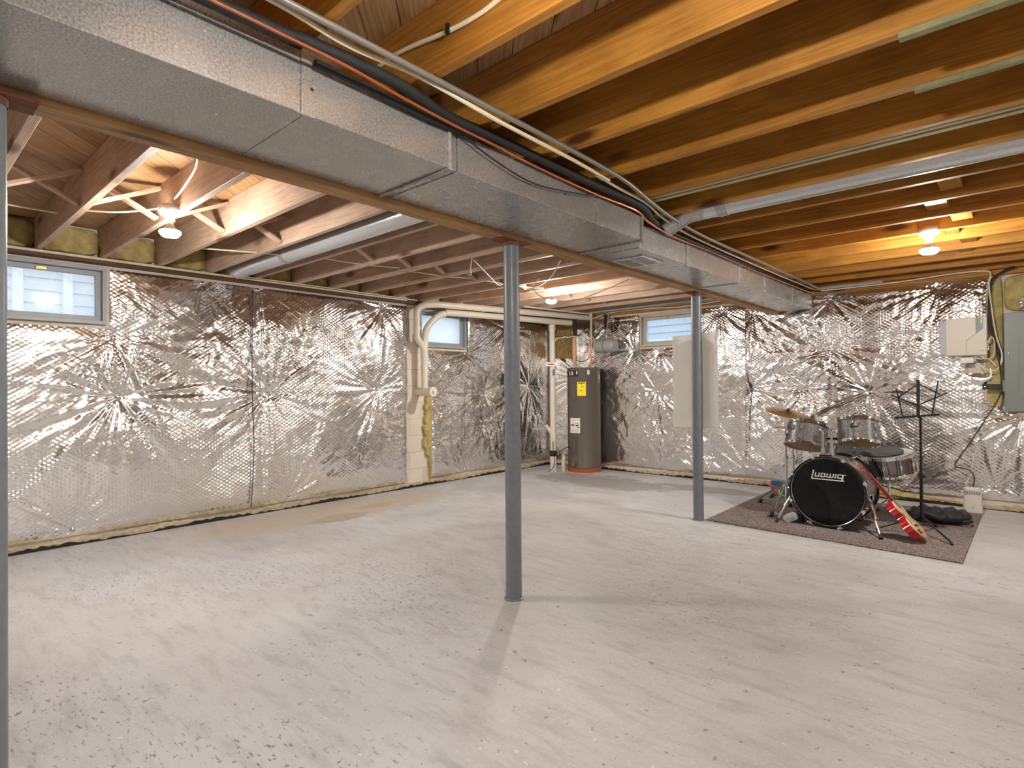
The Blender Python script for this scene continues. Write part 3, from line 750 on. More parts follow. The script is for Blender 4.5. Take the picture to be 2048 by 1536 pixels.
# ------------------------------------------------------------------ columns
def column(x, y, label):
    t = thing('steel_column', (x, y, 0), label, 'column', 'gray steel columns under the beam')
    MB().lathe([(0.0445, 0.004), (0.0445, BZ - 0.008)], 40, Matrix.Translation((x, y, 0))).build('shaft', 'steel_paint', t)
    MB().box(x - 0.052, x + 0.052, y - 0.11, y + 0.11, BZ - 0.008, BZ - 0.001).build('cap_plate', 'steel_rust', t, 0.001)
    MB().lathe([(0.055, 0.0), (0.055, 0.006), (0.046, 0.008)], 28, Matrix.Translation((x, y, 0))).build('base_plate', 'steel_paint', t)
    MB().lathe([(0.047, BZ - 0.03), (0.049, BZ - 0.008)], 28, Matrix.Translation((x, y, 0)), cap=False).build('weld_collar', 'steel_rust', t)
column(-2.10, 0.205, 'gray steel column cut by the left edge of the photo')
column(-2.122, 2.375, 'gray steel column in the middle of the floor, no rug beside it')
column(-2.13, 4.815, 'gray steel column next to the corner of the carpet, white sheet behind it')

# ------------------------------------------------------------------ main duct
DZ = 2.010; DXL = BX1 + 0.002
def duct():
    t = thing('air_duct', (-1.85, 3.0, DZ), 'long galvanized rectangular duct hung beside the wooden beam', 'duct')
    def seg(name, y0, y1, xr0, xr1, zb0, zb1, zt0, zt1):
        v = [(DXL, y0, zb0), (xr0, y0, zb0), (xr1, y1, zb1), (DXL, y1, zb1), (DXL, y0, zt0), (xr0, y0, zt0), (xr1, y1, zt1), (DXL, y1, zt1)]
        MB().add(v, [(3, 2, 1, 0), (4, 5, 6, 7), (0, 1, 5, 4), (1, 2, 6, 5), (2, 3, 7, 6), (3, 0, 4, 7)]).build(name, 'galv', t, 0.002, smooth=0)
    seg('duct_section', YF + 0.05, 0.88, -1.625, -1.625, DZ, DZ, 2.2, 2.2)
    seg('duct_section', 0.882, 1.46, -1.625, -1.625, DZ, DZ, 2.2, 2.175)
    seg('taper', 1.462, 1.52, -1.628, -1.64, DZ + 0.001, DZ + 0.006, 2.173, 2.168)
    seg('duct_section', 1.522, 2.51, -1.632, -1.632, DZ + 0.002, DZ + 0.002, 2.165, 2.16)
    seg('duct_section', 2.512, 2.95, -1.632, -1.632, DZ + 0.002, DZ + 0.002, 2.16, 2.15)
    seg('taper', 2.952, 3.10, -1.632, -1.73, DZ + 0.002, DZ + 0.004, 2.15, 2.16)
    ends = [3.102, 3.76, 4.73, 5.37, 6.2, 6.90]
    for a, b in zip(ends[:-1], ends[1:]): seg('duct_section', a, b - 0.002, -1.73, -1.73, DZ, DZ, 2.160, 2.168)
    for y, xr, zt in ((0.88, -1.625, 2.195), (2.51, -1.632, 2.158), (3.76, -1.73, 2.165), (5.37, -1.73, 2.165), (6.2, -1.73, 2.165)):
        mb = MB().box(xr, xr + 0.006, y - 0.014, y + 0.022, DZ - 0.004, zt)
        mb.box(xr - 0.002, xr + 0.008, y - 0.03, y + 0.03, DZ - 0.007, DZ - 0.003)
        mb.build('drive_cleat', 'galv', t, 0.001)
    for y, xr, zt in ((1.465, -1.626, 2.175), (2.955, -1.632, 2.15), (4.73, -1.73, 2.165)):
        mb = MB().box(xr, xr + 0.009, y - 0.006, y + 0.009, DZ - 0.003, zt).box(DXL, xr + 0.008, y - 0.006, y + 0.009, DZ - 0.008, DZ)
        mb.build('flange', 'sealant' if y < 3 else 'galv_shiny', t, 0.001)
    # register set in the underside
    rb = MB().box(-2.03, -1.80, 3.27, 3.55, DZ - 0.010, DZ - 0.0005).build('register', 'galv_shiny', t, 0.002)
    MB().box(-2.01, -1.925, 3.30, 3.52, DZ - 0.012, DZ - 0.0095).build('louver', 'gray_plastic', rb)
    MB().box(-1.905, -1.82, 3.30, 3.52, DZ - 0.012, DZ - 0.0095).build('louver', 'sealant', rb)
    for (y, x) in ((0.90, -1.622), (2.2, -1.62)):
        MB().lathe([(0.005, 0), (0.005, 0.003), (0.0, 0.004)], 10, Matrix.Translation((x + 0.002, y, 2.09)) @ Matrix.Rotation(math.pi / 2, 4, 'Y')).build('screw', 'ink', t)
duct()
def round_duct(x0, x1, y, z, r, label, collar_x, flare=0):
    t = thing('round_duct', ((x0 + x1) / 2, y, z - r), label, 'duct')
    MB().tube([(x0 + (x1 - x0) * k / 8, y, z) for k in range(9)], r, 40).build('pipe', 'galv_shiny', t)
    MB().bar((x0, y + r * 0.72, z - r * 0.72), (x1, y + r * 0.72, z - r * 0.72), 0.006, 0.004, (0, 0.7, -0.7)).build('seam', 'galv', t)
    for cx in collar_x:
        MB().tube([(cx - 0.03, y, z), (cx - 0.01, y, z), (cx - 0.005, y, z), (cx + 0.03, y, z)], [r + 0.003, r + 0.006, r + 0.003, r + 0.003], 32).build('collar', 'galv', t)
    return t
rd = round_duct(-1.60, XR - 0.02, 3.452, 2.283, 0.074, 'long round galvanized pipe in the joist bay running to the right', (-1.35, 1.2))
MB().tube([(-1.42, 3.452, 2.283), (-1.58, 3.44, 2.27), (-1.72, 3.42, 2.20)], 0.07, 28).build('takeoff_boot', 'galv', rd)
rl_ = round_duct(-5.30, -2.19, 2.225, 2.262, 0.074, 'round galvanized pipe running from the beam to the left foil wall', (-2.6, -4.4))
MB().tube(smooth_path([(-5.2, 2.225, 2.262), (-5.34, 2.225, 2.26), (-5.42, 2.225, 2.31), (-5.44, 2.225, 2.38)]), [0.075] * 18 + [0.08], 24).build('crimped_end', 'galv_shiny', rl_)

# ------------------------------------------------------------------ runs along the duct
cable('insulated_pipe', [(-1.58, -1.0, 2.19), (-1.575, 0.6, 2.19), (-1.555, 0.86, 2.19), (-1.545, 1.16, 2.188), (-1.575, 1.36, 2.18), (-1.59, 1.5, 2.182), (-1.595, 1.7, 2.19), (-1.60, 2.05, 2.19), (-1.60, 2.46, 2.188),
                         (-1.60, 2.9, 2.19), (-1.69, 3.2, 2.194), (-1.75, 3.6, 2.198), (-1.75, 4.5, 2.198), (-1.75, 5.6, 2.198), (-1.75, 6.6, 2.198), (-1.75, 6.85, 2.198)], 0.020, 'black_foam',
      'thick black foam-sleeved refrigerant pipe lying along the upper edge of the duct', 'pipe', n=14)
cable('insulated_pipe', [(-1.60, 0.9, 2.165), (-1.596, 1.15, 2.158), (-1.598, 1.36, 2.152), (-1.60, 1.6, 2.16)], 0.012, 'black_foam', 'short thin black sleeve looping beside the thick black pipe over the near duct', 'pipe')
cable('conduit', [(-1.44, -1.0, 2.207), (-1.458, 0.7, 2.207), (-1.462, 1.5, 2.207), (-1.464, 2.05, 2.207), (-1.480, 2.5, 2.205), (-1.53, 2.85, 2.198), (-1.60, 3.3, 2.203), (-1.64, 3.9, 2.206), (-1.63, 5.0, 2.206), (-1.62, 6.0, 2.206), (-1.62, 6.9, 2.2)], 0.011, 'conduit',
      'straight gray conduit strapped under the joists beside the duct', 'conduit', n=10)
cable('cable', [(-1.48, 0.4, 2.207), (-1.482, 0.73, 2.207), (-1.508, 0.96, 2.206), (-1.488, 1.21, 2.208), (-1.478, 1.5, 2.188), (-1.485, 1.64, 2.188), (-1.50, 2.1, 2.192), (-1.53, 2.45, 2.2)], 0.008, 'romex', 'cream cable running between the gray conduit and the black pipe', 'cable')
cable('cable', [(-1.545, 2.35, 2.205), (-1.555, 2.6, 2.2), (-1.57, 2.9, 2.2), (-1.65, 3.3, 2.205), (-1.70, 3.9, 2.205), (-1.70, 5.6, 2.205), (-1.68, 6.8, 2.205)], 0.007, 'romex_white', 'white cable hugging the far half of the duct top', 'cable')
cable('cable', [(-1.52, 0.5, 2.158), (-1.525, 0.8, 2.156), (-1.525, 0.97, 2.152), (-1.548, 1.18, 2.15), (-1.565, 1.41, 2.147), (-1.575, 1.55, 2.148), (-1.60, 1.75, 2.16)], 0.005, 'orange', 'bright orange cable drooping below the black pipe along the near duct', 'cable')
cable('copper_line', [(-1.60, 1.6, 2.165), (-1.612, 2.0, 2.155), (-1.612, 2.45, 2.15), (-1.61, 2.85, 2.158), (-1.66, 3.1, 2.152), (-1.70, 3.5, 2.15), (-1.705, 4.2, 2.158), (-1.70, 5.2, 2.152), (-1.70, 6.3, 2.16), (-1.70, 6.9, 2.17)], 0.006, 'copper',
      'bare copper tube snaking along the upper edge of the far duct', 'tube')
cable('cable', [(-1.605, 1.5, 2.15), (-1.603, 1.7, 2.10), (-1.61, 1.95, 2.075), (-1.61, 2.2, 2.10), (-1.612, 2.45, 2.14)], 0.0035, 'black_rubber', 'thin black wire sagging across the face of the duct', 'wire')
cable('cable', [(-1.80, 1.236, 2.335), (-1.70, 1.234, 2.352), (-1.57, 1.234, 2.345), (-1.353, 1.232, 2.314), (-1.228, 1.232, 2.308), (-1.134, 1.232, 2.318), (-0.9, 1.232, 2.36), (-0.5, 1.232, 2.38)], 0.0075, 'romex', 'cream cable stapled to the side of the nearest bright orange joist', 'cable')
tag(MB().bar((-1.355, 1.222, 2.298), (-1.355, 1.222, 2.33), 0.010, 0.012).build('cable_staple', 'black_plastic'), 'dark staple holding the cream cable on the nearest orange joist', 'staple')

# white conduit under the left joists
cable('white_conduit', [(-5.385, -1.0, 2.207), (-5.385, 1.0, 2.207), (-5.385, 2.5, 2.207), (-5.385, 4.18, 2.207)], 0.011, 'pvc_dirty', 'thin white conduit under the joist ends along the top of the left wall', 'conduit', n=10)
cable('cable', [(-5.33, 2.2, 2.212), (-5.32, 3.0, 2.212), (-5.33, 3.8, 2.213), (-5.34, 4.3, 2.212)], 0.005, 'romex_white', 'thin white cable beside the white conduit near the far left window', 'cable')
cable('wire', [(-5.435, 2.40, 2.12), (-5.415, 2.385, 1.6), (-5.405, 2.38, 1.13), (-5.41, 2.395, 0.6), (-5.42, 2.37, 0.07)], 0.004, 'black_rubber', 'thin dark wire hanging straight down the middle of the left foil wall', 'wire')
# cables threaded through left joists
for k, (pts, lab) in enumerate([
    ([(-4.7, 0.0, 2.33), (-4.6, 0.45, 2.31), (-4.55, 0.78, 2.30)], 'cream cable end poking past the joist near the left column'),
    ([(-4.25, 0.86, 2.27), (-4.05, 1.0, 2.25), (-3.85, 1.14, 2.26), (-3.76, 1.17, 2.27)], 'cream cable reaching the near ceiling lamp from the left'),
    ([(-3.0, 1.03, 2.42), (-3.2, 1.13, 2.36), (-3.5, 1.165, 2.31), (-3.68, 1.17, 2.28)], 'cream cable curving down from the beam to the near ceiling lamp'),
    ([(-4.6, 1.62, 2.235), (-4.45, 2.0, 2.24), (-4.35, 2.35, 2.245)], 'cream cable crossing under the round pipe by the left wall'),
    ([(-4.3, 2.43, 2.25), (-4.2, 2.8, 2.235), (-4.15, 3.15, 2.25)], 'cream cable crossing the joist bay just past the round pipe'),
    ([(-4.2, 3.23, 2.25), (-4.1, 3.6, 2.235), (-4.05, 3.95, 2.25), (-3.95, 4.6, 2.24), (-3.8, 4.83, 2.235)], 'cream cable running toward the far ceiling lamp'),
]):
    cable('cable', pts, 0.006, 'romex', lab, 'cable')
cable('cable', [(-2.80, 4.83, 2.20), (-3.0, 4.75, 2.12), (-3.3, 4.6, 2.02), (-3.5, 4.4, 2.05), (-3.52, 4.25, 2.13), (-3.40, 4.21, 2.205)], 0.005, 'romex_white', 'white cable sagging in a deep loop between joists right of the middle column', 'cable')
cable('cable', [(-2.81, 3.75, 2.205), (-3.1, 4.0, 2.15), (-3.4, 4.2, 2.13), (-3.7, 4.4, 2.16), (-3.9, 4.6, 2.21)], 0.005, 'romex_white', 'white cable slung diagonally across the looped cable', 'cable')
cable('cable', [(-3.31, 3.25, 2.205), (-3.5, 3.6, 2.17), (-3.75, 4.0, 2.16), (-3.846, 4.17, 2.20)], 0.005, 'romex_white', 'white cable hanging left of the middle column top', 'cable')
cable('cable', [(-3.30, 3.22, 2.215), (-3.4, 3.3, 2.16), (-3.55, 3.45, 2.15), (-3.72, 3.58, 2.205)], 0.004, 'romex', 'short cream cable loop beside the middle column top', 'cable')
# along the back wall
cable('conduit', [(-4.9, 6.82, 2.209), (-3.4, 6.80, 2.209), (-2.2, 6.80, 2.209)], 0.010, 'conduit', 'gray conduit under the last joists above the back window', 'conduit')
cable('cable', [(-4.6, 6.88, 2.15), (-4.2, 6.83, 2.20), (-3.6, 6.83, 2.195), (-3.2, 6.80, 2.17), (-2.6, 6.82, 2.20), (-2.2, 6.85, 2.205)], 0.006, 'romex_white', 'white cable drooping above the back window', 'cable')
ec = MB().bar((-1.66, 6.80, 2.208), (-1.2, 6.80, 2.208), 0.05, 0.02).bar((-1.2, 6.80, 2.208), (-1.05, 6.78, 2.209), 0.06, 0.018).build('metal_channel', 'galv_shiny')
tag(ec, 'shiny crumpled metal channel on the joists past the end of the duct', 'metal strip')
cable('cable', [(-1.62, 6.85, 2.19), (-1.2, 6.84, 2.19), (-0.9, 6.84, 2.195), (-0.5, 6.82, 2.212), (-0.25, 6.82, 2.205), (-0.215, 6.855, 2.16), (-0.228, 6.855, 2.08), (-0.205, 6.875, 1.80), (-0.18, 6.88, 1.60), (-0.145, 6.89, 1.45), (-0.145, 6.89, 1.36)], 0.006, 'romex_white', 'white cable crossing the back joists and dropping beside the wall unit', 'cable')
cable('cable', [(-0.05, 6.80, 2.21), (-0.12, 6.85, 2.19), (-0.205, 6.885, 2.12), (-0.225, 6.875, 1.95), (-0.228, 6.87, 1.75), (-0.20, 6.88, 1.58), (-0.17, 6.89, 1.45), (-0.165, 6.89, 1.38)], 0.012, 'black_rubber', 'thick black cable dropping between the wall unit and the breaker panel', 'cable')
cable('cable', [(-0.165, 6.89, 1.38), (-0.15, 6.845, 1.2), (-0.165, 6.845, 1.05), (-0.29, 6.87, 0.79), (-0.40, 6.87, 0.58), (-0.495, 6.88, 0.40), (-0.45, 6.87, 0.375), (-0.38, 6.82, 0.36), (-0.345, 6.74, 0.31), (-0.352, 6.68, 0.225)], 0.005, 'black_rubber', 'thin black power cord running down the foil to the white floor router', 'cord')

# ------------------------------------------------------------------ lamps, plus added fill lights out of view
def lamp(i, x, y, label):
    T = Matrix.Translation((x, y, 0)); t = None
    if i < 4:
        t = thing('ceiling_lamp', (x, y, 2.06), label, 'ceiling lamp', 'bare-bulb ceiling lamps')
        MB().lathe([(0.058, 2.252), (0.062, 2.248), (0.062, 2.215), (0.055, 2.205), (0.05, 2.197), (0.0, 2.196)], 28, T).build('lampholder', 'porcelain', t)
        MB().lathe([(0.028, 2.198), (0.026, 2.165), (0.0, 2.164)], 20, T).build('socket', 'porcelain', t)
        bl = MB().lathe([(0.016, 2.166), (0.018, 2.145), (0.028, 2.126), (0.052, 2.105)], 24, T).build('bulb', 'porcelain', t)
        MB().lathe([(0.052, 2.105), (0.057, 2.100), (0.056, 2.090), (0.042, 2.073), (0.0, 2.068)], 24, T).build('diffuser', 'bulb', bl)
    else:
        ld = bpy.data.lights.new('fill_light', 'POINT'); ld.energy = LAMP_W * (0.6 if i < 6 else 0.1); ld.color = LAMP_COL; ld.shadow_soft_size = 0.05  # added fill light to brighten the room, unseen and without a fixture
        lo = bpy.data.objects.new('fill_light', ld); C.objects.link(lo); lo.location = (x, y, 2.09)
LL = ['bare bulb ceiling lamp on the joists near the wide near window', 'bare bulb ceiling lamp on the far joists left of the drain pipes corner', 'bare bulb ceiling lamp on the joists above the drum kit',
      'bare bulb ceiling lamp close over the camera'] + [''] * 4
for i, (x, y) in enumerate(LAMPS): lamp(i, x, y, LL[i])

# ------------------------------------------------------------------ plumbing
def elbow_path(*pts): return smooth_path(pts, 5)
dt = thing('drain_stack', (-5.36, 4.42, 1.12), 'white drain stack with two branches climbing past the small left window', 'pipe')
RP = 0.040
MB().tube([(-5.36, 4.42, 1.16), (-5.36, 4.42, 1.64)], RP, 20).build('stack', 'pvc', dt)
MB().tube(elbow_path((-5.36, 4.42, 1.58), (-5.36, 4.40, 1.66), (-5.36, 4.335, 1.74), (-5.36, 4.31, 1.80), (-5.36, 4.31, 1.95), (-5.355, 4.31, 2.08), (-5.33, 4.36, 2.15), (-5.27, 4.50, 2.175), (-5.17, 4.85, 2.178), (-4.66, 6.88, 2.172)), RP, 18).build('upper_branch', 'pvc', dt)
MB().tube(elbow_path((-5.36, 4.42, 1.60), (-5.36, 4.43, 1.72), (-5.36, 4.435, 1.82), (-5.345, 4.47, 1.92), (-5.31, 4.58, 2.04), (-5.27, 4.68, 2.085), (-5.22, 4.85, 2.096), (-4.84, 6.46, 2.085), (-4.80, 6.6, 2.083)), RP, 18).build('lower_branch', 'pvc', dt)
cl = MB().tube([(-5.497, 4.42, 1.13), (-5.20, 4.42, 1.13)], 0.05, 24).build('cleanout', 'pvc', dt)
MB().tube([(-5.23, 4.42, 1.13), (-5.196, 4.42, 1.13)], 0.058, 24).build('hub', 'pvc', cl)
MB().box(-5.197, -5.178, 4.405, 4.435, 1.115, 1.145).build('plug', 'pvc', cl, 0.002)
for (a, b) in (((-5.36, 4.42, 1.53), (-5.36, 4.42, 1.57)), ((-5.36, 4.42, 1.40), (-5.36, 4.42, 1.44)), ((-5.36, 4.31, 1.86), (-5.36, 4.31, 1.91)), ((-5.10, 5.14, 2.177), (-5.09, 5.18, 2.177))):
    MB().tube([a, b], RP + 0.005, 18).build('coupling', 'pvc', dt)
vt = thing('drain_pipe', (-4.90, 6.33, 0), 'vertical white drain pipe standing beside the water heater', 'pipe')
MB().tube([(-4.90, 6.33, 0.0), (-4.90, 6.33, 0.25)], RP + 0.005, 20).build('lower_pipe', 'pvc', vt)
MB().tube([(-4.90, 6.33, 0.25), (-4.90, 6.33, 2.045)], RP, 20).build('upper_pipe', 'pvc', vt)
MB().tube([(-4.90, 6.33, 0.21), (-4.90, 6.33, 0.215), (-4.90, 6.33, 0.285), (-4.90, 6.33, 0.29)], [RP + 0.004, RP + 0.01, RP + 0.01, RP + 0.004], 20).build('rubber_coupling', 'black_rubber', vt)
MB().tube([(-4.90, 6.33, 1.96), (-4.90, 6.33, 2.04)], RP + 0.007, 20).build('hub', 'pvc', vt)
MB().tube([(-4.90, 6.33, 0.50), (-4.94, 6.27, 0.60), (-4.96, 6.24, 0.64)], 0.028, 16).build('side_inlet', 'pvc', vt)
MB().tube([(-4.90, 6.33, 0.42), (-4.90, 6.33, 0.56)], RP + 0.006, 20).build('wye', 'pvc', vt)
def on_view(px, py, pz, s):   # small flat tags turned toward the room
    return Matrix.Translation((px, py, pz)) @ Matrix.Rotation(math.radians(37), 4, 'Z') @ Matrix.Rotation(math.pi / 2, 4, 'X')
tg = tag(MB(on_view(-4.875, 6.285, 1.49, 0)).box(-0.085, 0.055, -0.03, 0.03, -0.004, 0.0).build('warning_tag', 'sticker_white'), 'white tag with red lettering wired to the vertical drain pipe', 'tag')
MB(on_view(-4.875, 6.285, 1.49, 0)).box(-0.055, 0.025, -0.012, 0.008, 0.0002, 0.001).box(-0.006, 0.006, 0.012, 0.022, 0.0002, 0.001).build('lettering', 'ink_red', tg)
tg2 = tag(MB(on_view(-4.86, 6.285, 1.40, 0)).box(-0.002, 0.022, -0.06, 0.02, -0.003, 0.0).build('pen', 'toy_blue'), 'small blue pen hanging against the vertical drain pipe', 'pen')
pt = thing('drain_elbow', (-4.80, 6.50, 0), 'short white elbow pipe rising from the floor beside the water heater', 'pipe')
MB().tube(elbow_path((-4.80, 6.43, 0.0), (-4.80, 6.43, 0.12), (-4.815, 6.46, 0.185), (-4.86, 6.54, 0.215), (-4.90, 6.72, 0.222)), 0.027, 18).build('pipe', 'pvc_dirty', pt)
MB().tube([(-4.80, 6.43, 0.085), (-4.80, 6.43, 0.125)], 0.031, 18).build('hub', 'pvc_dirty', pt)
cable('cord', [(-4.87, 6.29, 0.42), (-4.86, 6.28, 0.3), (-4.83, 6.27, 0.2), (-4.84, 6.26, 0.08), (-4.90, 6.24, 0.006)], 0.005, 'black_rubber', 'thin black cord hanging down the foot of the vertical drain pipe', 'cord')
cable('cord', [(-4.85, 6.30, 0.24), (-4.78, 6.38, 0.30), (-4.72, 6.42, 0.34), (-4.66, 6.40, 0.33)], 0.006, 'black_rubber', 'black cord reaching from the drain coupling to the water heater', 'cord')

HX, HY, HR = -4.60, 6.655, 0.232
ht = thing('water_heater', (HX, HY, 0), 'tall taupe gray electric water heater in the far corner', 'water heater')
TH = Matrix.Translation((HX, HY, 0))
MB().lathe([(0.236, 0.0), (0.245, 0.05), (0.238, 0.052)], 48, TH).build('pan', 'pan', ht)
MB().lathe([(0.225, 0.045), (HR, 0.05), (HR, 0.075), (HR - 0.002, 0.08), (HR - 0.002, 1.395), (HR, 1.40), (HR, 1.425), (HR - 0.02, 1.438), (0.0, 1.445)], 64, TH).build('tank', 'heater', ht)
def heater_patch(a0, a1, z0, z1, name, mat, d=0.0015, parent=None):
    n = 10; mb = MB(); vs = []
    for i in range(n + 1):
        a = math.radians(a0 + (a1 - a0) * i / n)
        for rr, z in ((HR - 0.004, z0), (HR - 0.002 + d, z0), (HR - 0.002 + d, z1), (HR - 0.004, z1)):
            vs.append((HX + rr * math.cos(a), HY + rr * math.sin(a), z))
    fs = [(i * 4 + j, i * 4 + (j + 1) % 4, (i + 1) * 4 + (j + 1) % 4, (i + 1) * 4 + j) for i in range(n) for j in range(4)] + [(0, 1, 2, 3), (n * 4 + 3, n * 4 + 2, n * 4 + 1, n * 4)]
    return mb.add(vs, fs).build(name, mat, parent or ht, smooth=30)
# the face toward the camera is about -55 deg; smaller angles lie to the left
FA = -55.3
heater_patch(FA - 86, FA - 18, 1.315, 1.405, 'brand_badge', 'shell_inner')
bp = heater_patch(FA - 26, FA - 22, 1.345, 1.39, 'badge_mark', 'sticker_white', 0.002)
for q in (-56, -49, -42): heater_patch(FA + q - 2.2, FA + q + 2.2, 1.335, 1.385, 'badge_mark', 'sticker_white' if q != -49 else 'ink_red', 0.0022)
eg = heater_patch(FA - 23, FA + 7, 1.05, 1.24, 'energy_label', 'sticker_yellow', 0.002)
heater_patch(FA - 20, FA + 4, 1.218, 1.232, 'label_print', 'ink', 0.0026, eg); heater_patch(FA - 9, FA - 6, 1.205, 1.216, 'label_print', 'ink', 0.0026, eg)
heater_patch(FA - 11, FA - 1, 1.168, 1.176, 'label_print', 'ink', 0.0026, eg); heater_patch(FA - 14, FA - 5, 1.115, 1.123, 'label_print', 'ink', 0.0026, eg)
wl = heater_patch(FA - 55, FA - 14, 0.54, 0.745, 'warning_label', 'sticker_white', 0.002)
heater_patch(FA - 33, FA - 18, 0.665, 0.672, 'label_print', 'ink_red', 0.0026, wl); heater_patch(FA - 52, FA - 35, 0.635, 0.662, 'label_print', 'ink_red', 0.0024, wl)
heater_patch(FA - 30, FA - 19, 0.638, 0.652, 'label_print', 'ink', 0.0026, wl); heater_patch(FA - 24, FA - 17, 0.615, 0.626, 'label_print', 'ink', 0.0026, wl)
heater_patch(FA - 38, FA - 33, 0.715, 0.722, 'label_print', 'ink_green', 0.0026, wl)
for k in range(4): heater_patch(FA - 50, FA - 20, 0.555 + k * 0.012, 0.558 + k * 0.012, 'label_print', 'ink_gray', 0.0026, wl)
heater_patch(FA + 12, FA + 20, 1.34, 1.40, 'white_sticker', 'sticker_white', 0.002)
for z0, z1 in ((0.98, 1.22), (0.24, 0.50)):
    pc = heater_patch(FA - 48, FA - 25, z0, z1, 'access_cover', 'heater_dark', 0.006)
    heater_patch(FA - 40, FA - 31, z0 + 0.03, z1 - 0.05, 'recess', 'heater', 0.010, pc)
aD = math.radians(FA - 32); dv = Vector((math.cos(aD), math.sin(aD), 0))
vb = Vector((HX, HY, 0.115)) + dv * (HR - 0.004)
MB().tube([vb, vb + dv * 0.05], [0.024, 0.018], 16).build('drain_valve', 'brass', ht)
aK = math.radians(FA - 30); kv = Vector((HX, HY, 0.515)) + Vector((math.cos(aK), math.sin(aK), 0)) * (HR + 0.006)
MB().tube([kv - dv * 0.012, kv + dv * 0.006], 0.008, 12).build('access_screw', 'copper', ht)

# copper risers
cable('copper_pipe', [(-4.745, 6.66, 1.446), (-4.745, 6.66, 1.75), (-4.745, 6.66, 2.0)], 0.012, 'copper', 'copper pipe rising from the left of the water heater top', 'pipe', n=12)
tag(MB().tube([(-4.785, 6.70, 1.446), (-4.785, 6.70, 1.87)], 0.028, 16).build('vent_pipe', 'pvc_dirty'), 'thick cream pipe length standing on the water heater beside the copper riser', 'pipe')
tag(MB().tube([(-4.745, 6.66, 1.90), (-4.745, 6.66, 2.14)], 0.03, 14).build('pipe_sleeve', 'black_foam'), 'black foam sleeve around the top of the left copper riser', 'pipe sleeve')
tag(MB().tube([(-4.36, 6.86, 1.98), (-4.36, 6.86, 2.21)], 0.026, 14).build('pipe_sleeve', 'black_foam'), 'black foam sleeve hanging right of the cream supply pipe', 'pipe sleeve')
cable('copper_pipe', [(-4.51, 6.72, 1.446), (-4.51, 6.72, 1.65), (-4.51, 6.72, 1.86)], 0.012, 'copper', 'copper pipe rising from the right of the water heater top to the cream pipe', 'pipe', n=12)
sp = thing('supply_pipe', (-4.51, 6.72, 1.86), 'cream water supply pipe turning down from the joists above the heater', 'pipe')
MB().tube([(-4.51, 6.72, 1.86), (-4.51, 6.72, 2.19)], 0.014, 14).build('drop', 'pvc_dirty', sp)
MB().tube([(-4.51, 6.735, 2.194), (-4.60, 6.2, 2.195), (-4.70, 5.5, 2.197)], 0.012, 12).build('run', 'pvc_dirty', sp)
MB().tube([(-4.51, 6.72, 2.165), (-4.51, 6.72, 2.207)], 0.02, 14).build('elbow', 'pvc_dirty', sp)
cable('copper_pipe', [(-4.72, 6.65, 1.55), (-4.66, 6.67, 1.53), (-4.58, 6.70, 1.55), (-4.53, 6.715, 1.60), (-4.515, 6.72, 1.68)], 0.006, 'copper', 'thin curved copper tube linking the two risers over the heater', 'pipe')
et = thing('expansion_tank', (-4.29, 6.73, 1.64), 'small gray expansion tank lying sideways above the water heater', 'tank')
RX = Matrix.Translation((-4.47, 6.73, 1.735)) @ Matrix.Rotation(math.pi / 2, 4, 'Y')
MB().lathe([(0.0, 0.0), (0.05, 0.006), (0.078, 0.025), (0.093, 0.05), (0.096, 0.075), (0.096, 0.30), (0.08, 0.345), (0.04, 0.362), (0.0, 0.365)], 36, RX).build('body', 'tank', et)
MB().lathe([(0.097, 0.185), (0.099, 0.188), (0.099, 0.205), (0.097, 0.208)], 36, RX, cap=False).build('strap', 'gray_plastic', et)
MB().tube([(-4.505, 6.725, 1.735), (-4.46, 6.73, 1.735)], 0.013, 12).build('inlet', 'copper', et)
MB().bar((-4.275, 6.73, 1.83), (-4.275, 6.80, 2.2), 0.02, 0.003, (1, 0, 0)).build('hanger_strap', 'galv_shiny', et)

# ------------------------------------------------------------------ white sheet behind the far column
def sheet(u, v):
    x = -2.375 + 0.432 * u; z = 0.80 + (0.825 + 0.025 * u) * v
    y = 4.885 + 0.035 * math.cos(u * 5.4 - 2.9) + 0.006 * math.cos(v * math.pi * 10) * 0.5
    if u > 0.86: y -= (u - 0.86) * 0.35
    return (x, y, z)
s_ = MB().grid(sheet, 44, 60)
k = len(s_.v); s_.add([(p.x, p.y + 0.0025, p.z) for p in s_.v], [tuple(reversed(f)) for f in s_.f])
tag(s_.build('paper_sheet', 'paper', smooth=60), 'large white folded paper sheet hanging right behind the farther column', 'paper sheet')

# ------------------------------------------------------------------ wall unit, breaker panel
wu = thing('fiber_terminal', (-0.41, 6.90, 1.43), 'white wall-mounted network box with green lights beside the breaker panel', 'network box')
MB().box(-0.60, -0.28, 6.89, 6.945, 1.45, 1.775).build('backplate', 'backplate', wu, 0.004)
MB().prism([(-0.545, 1.435), (-0.245, 1.432), (-0.243, 1.792), (-0.548, 1.785)], -0.09, 0, Matrix.Translation((0, 6.81, 0)) @ Matrix(((1, 0, 0, 0), (0, 0, -1, 0), (0, 1, 0, 0), (0, 0, 0, 1)))).build('cover', 'beige_plastic', wu, 0.006)
FW = Matrix.Translation((0, 6.809, 0)) @ Matrix(((1, 0, 0, 0), (0, 0, -1, 0), (0, 1, 0, 0), (0, 0, 0, 1)))
dp = MB().prism([(-0.325, 1.635), (-0.325, 1.787), (-0.272, 1.789), (-0.272, 1.685)], 0.0, 0.002, FW).build('display_window', 'gray_plastic', wu)
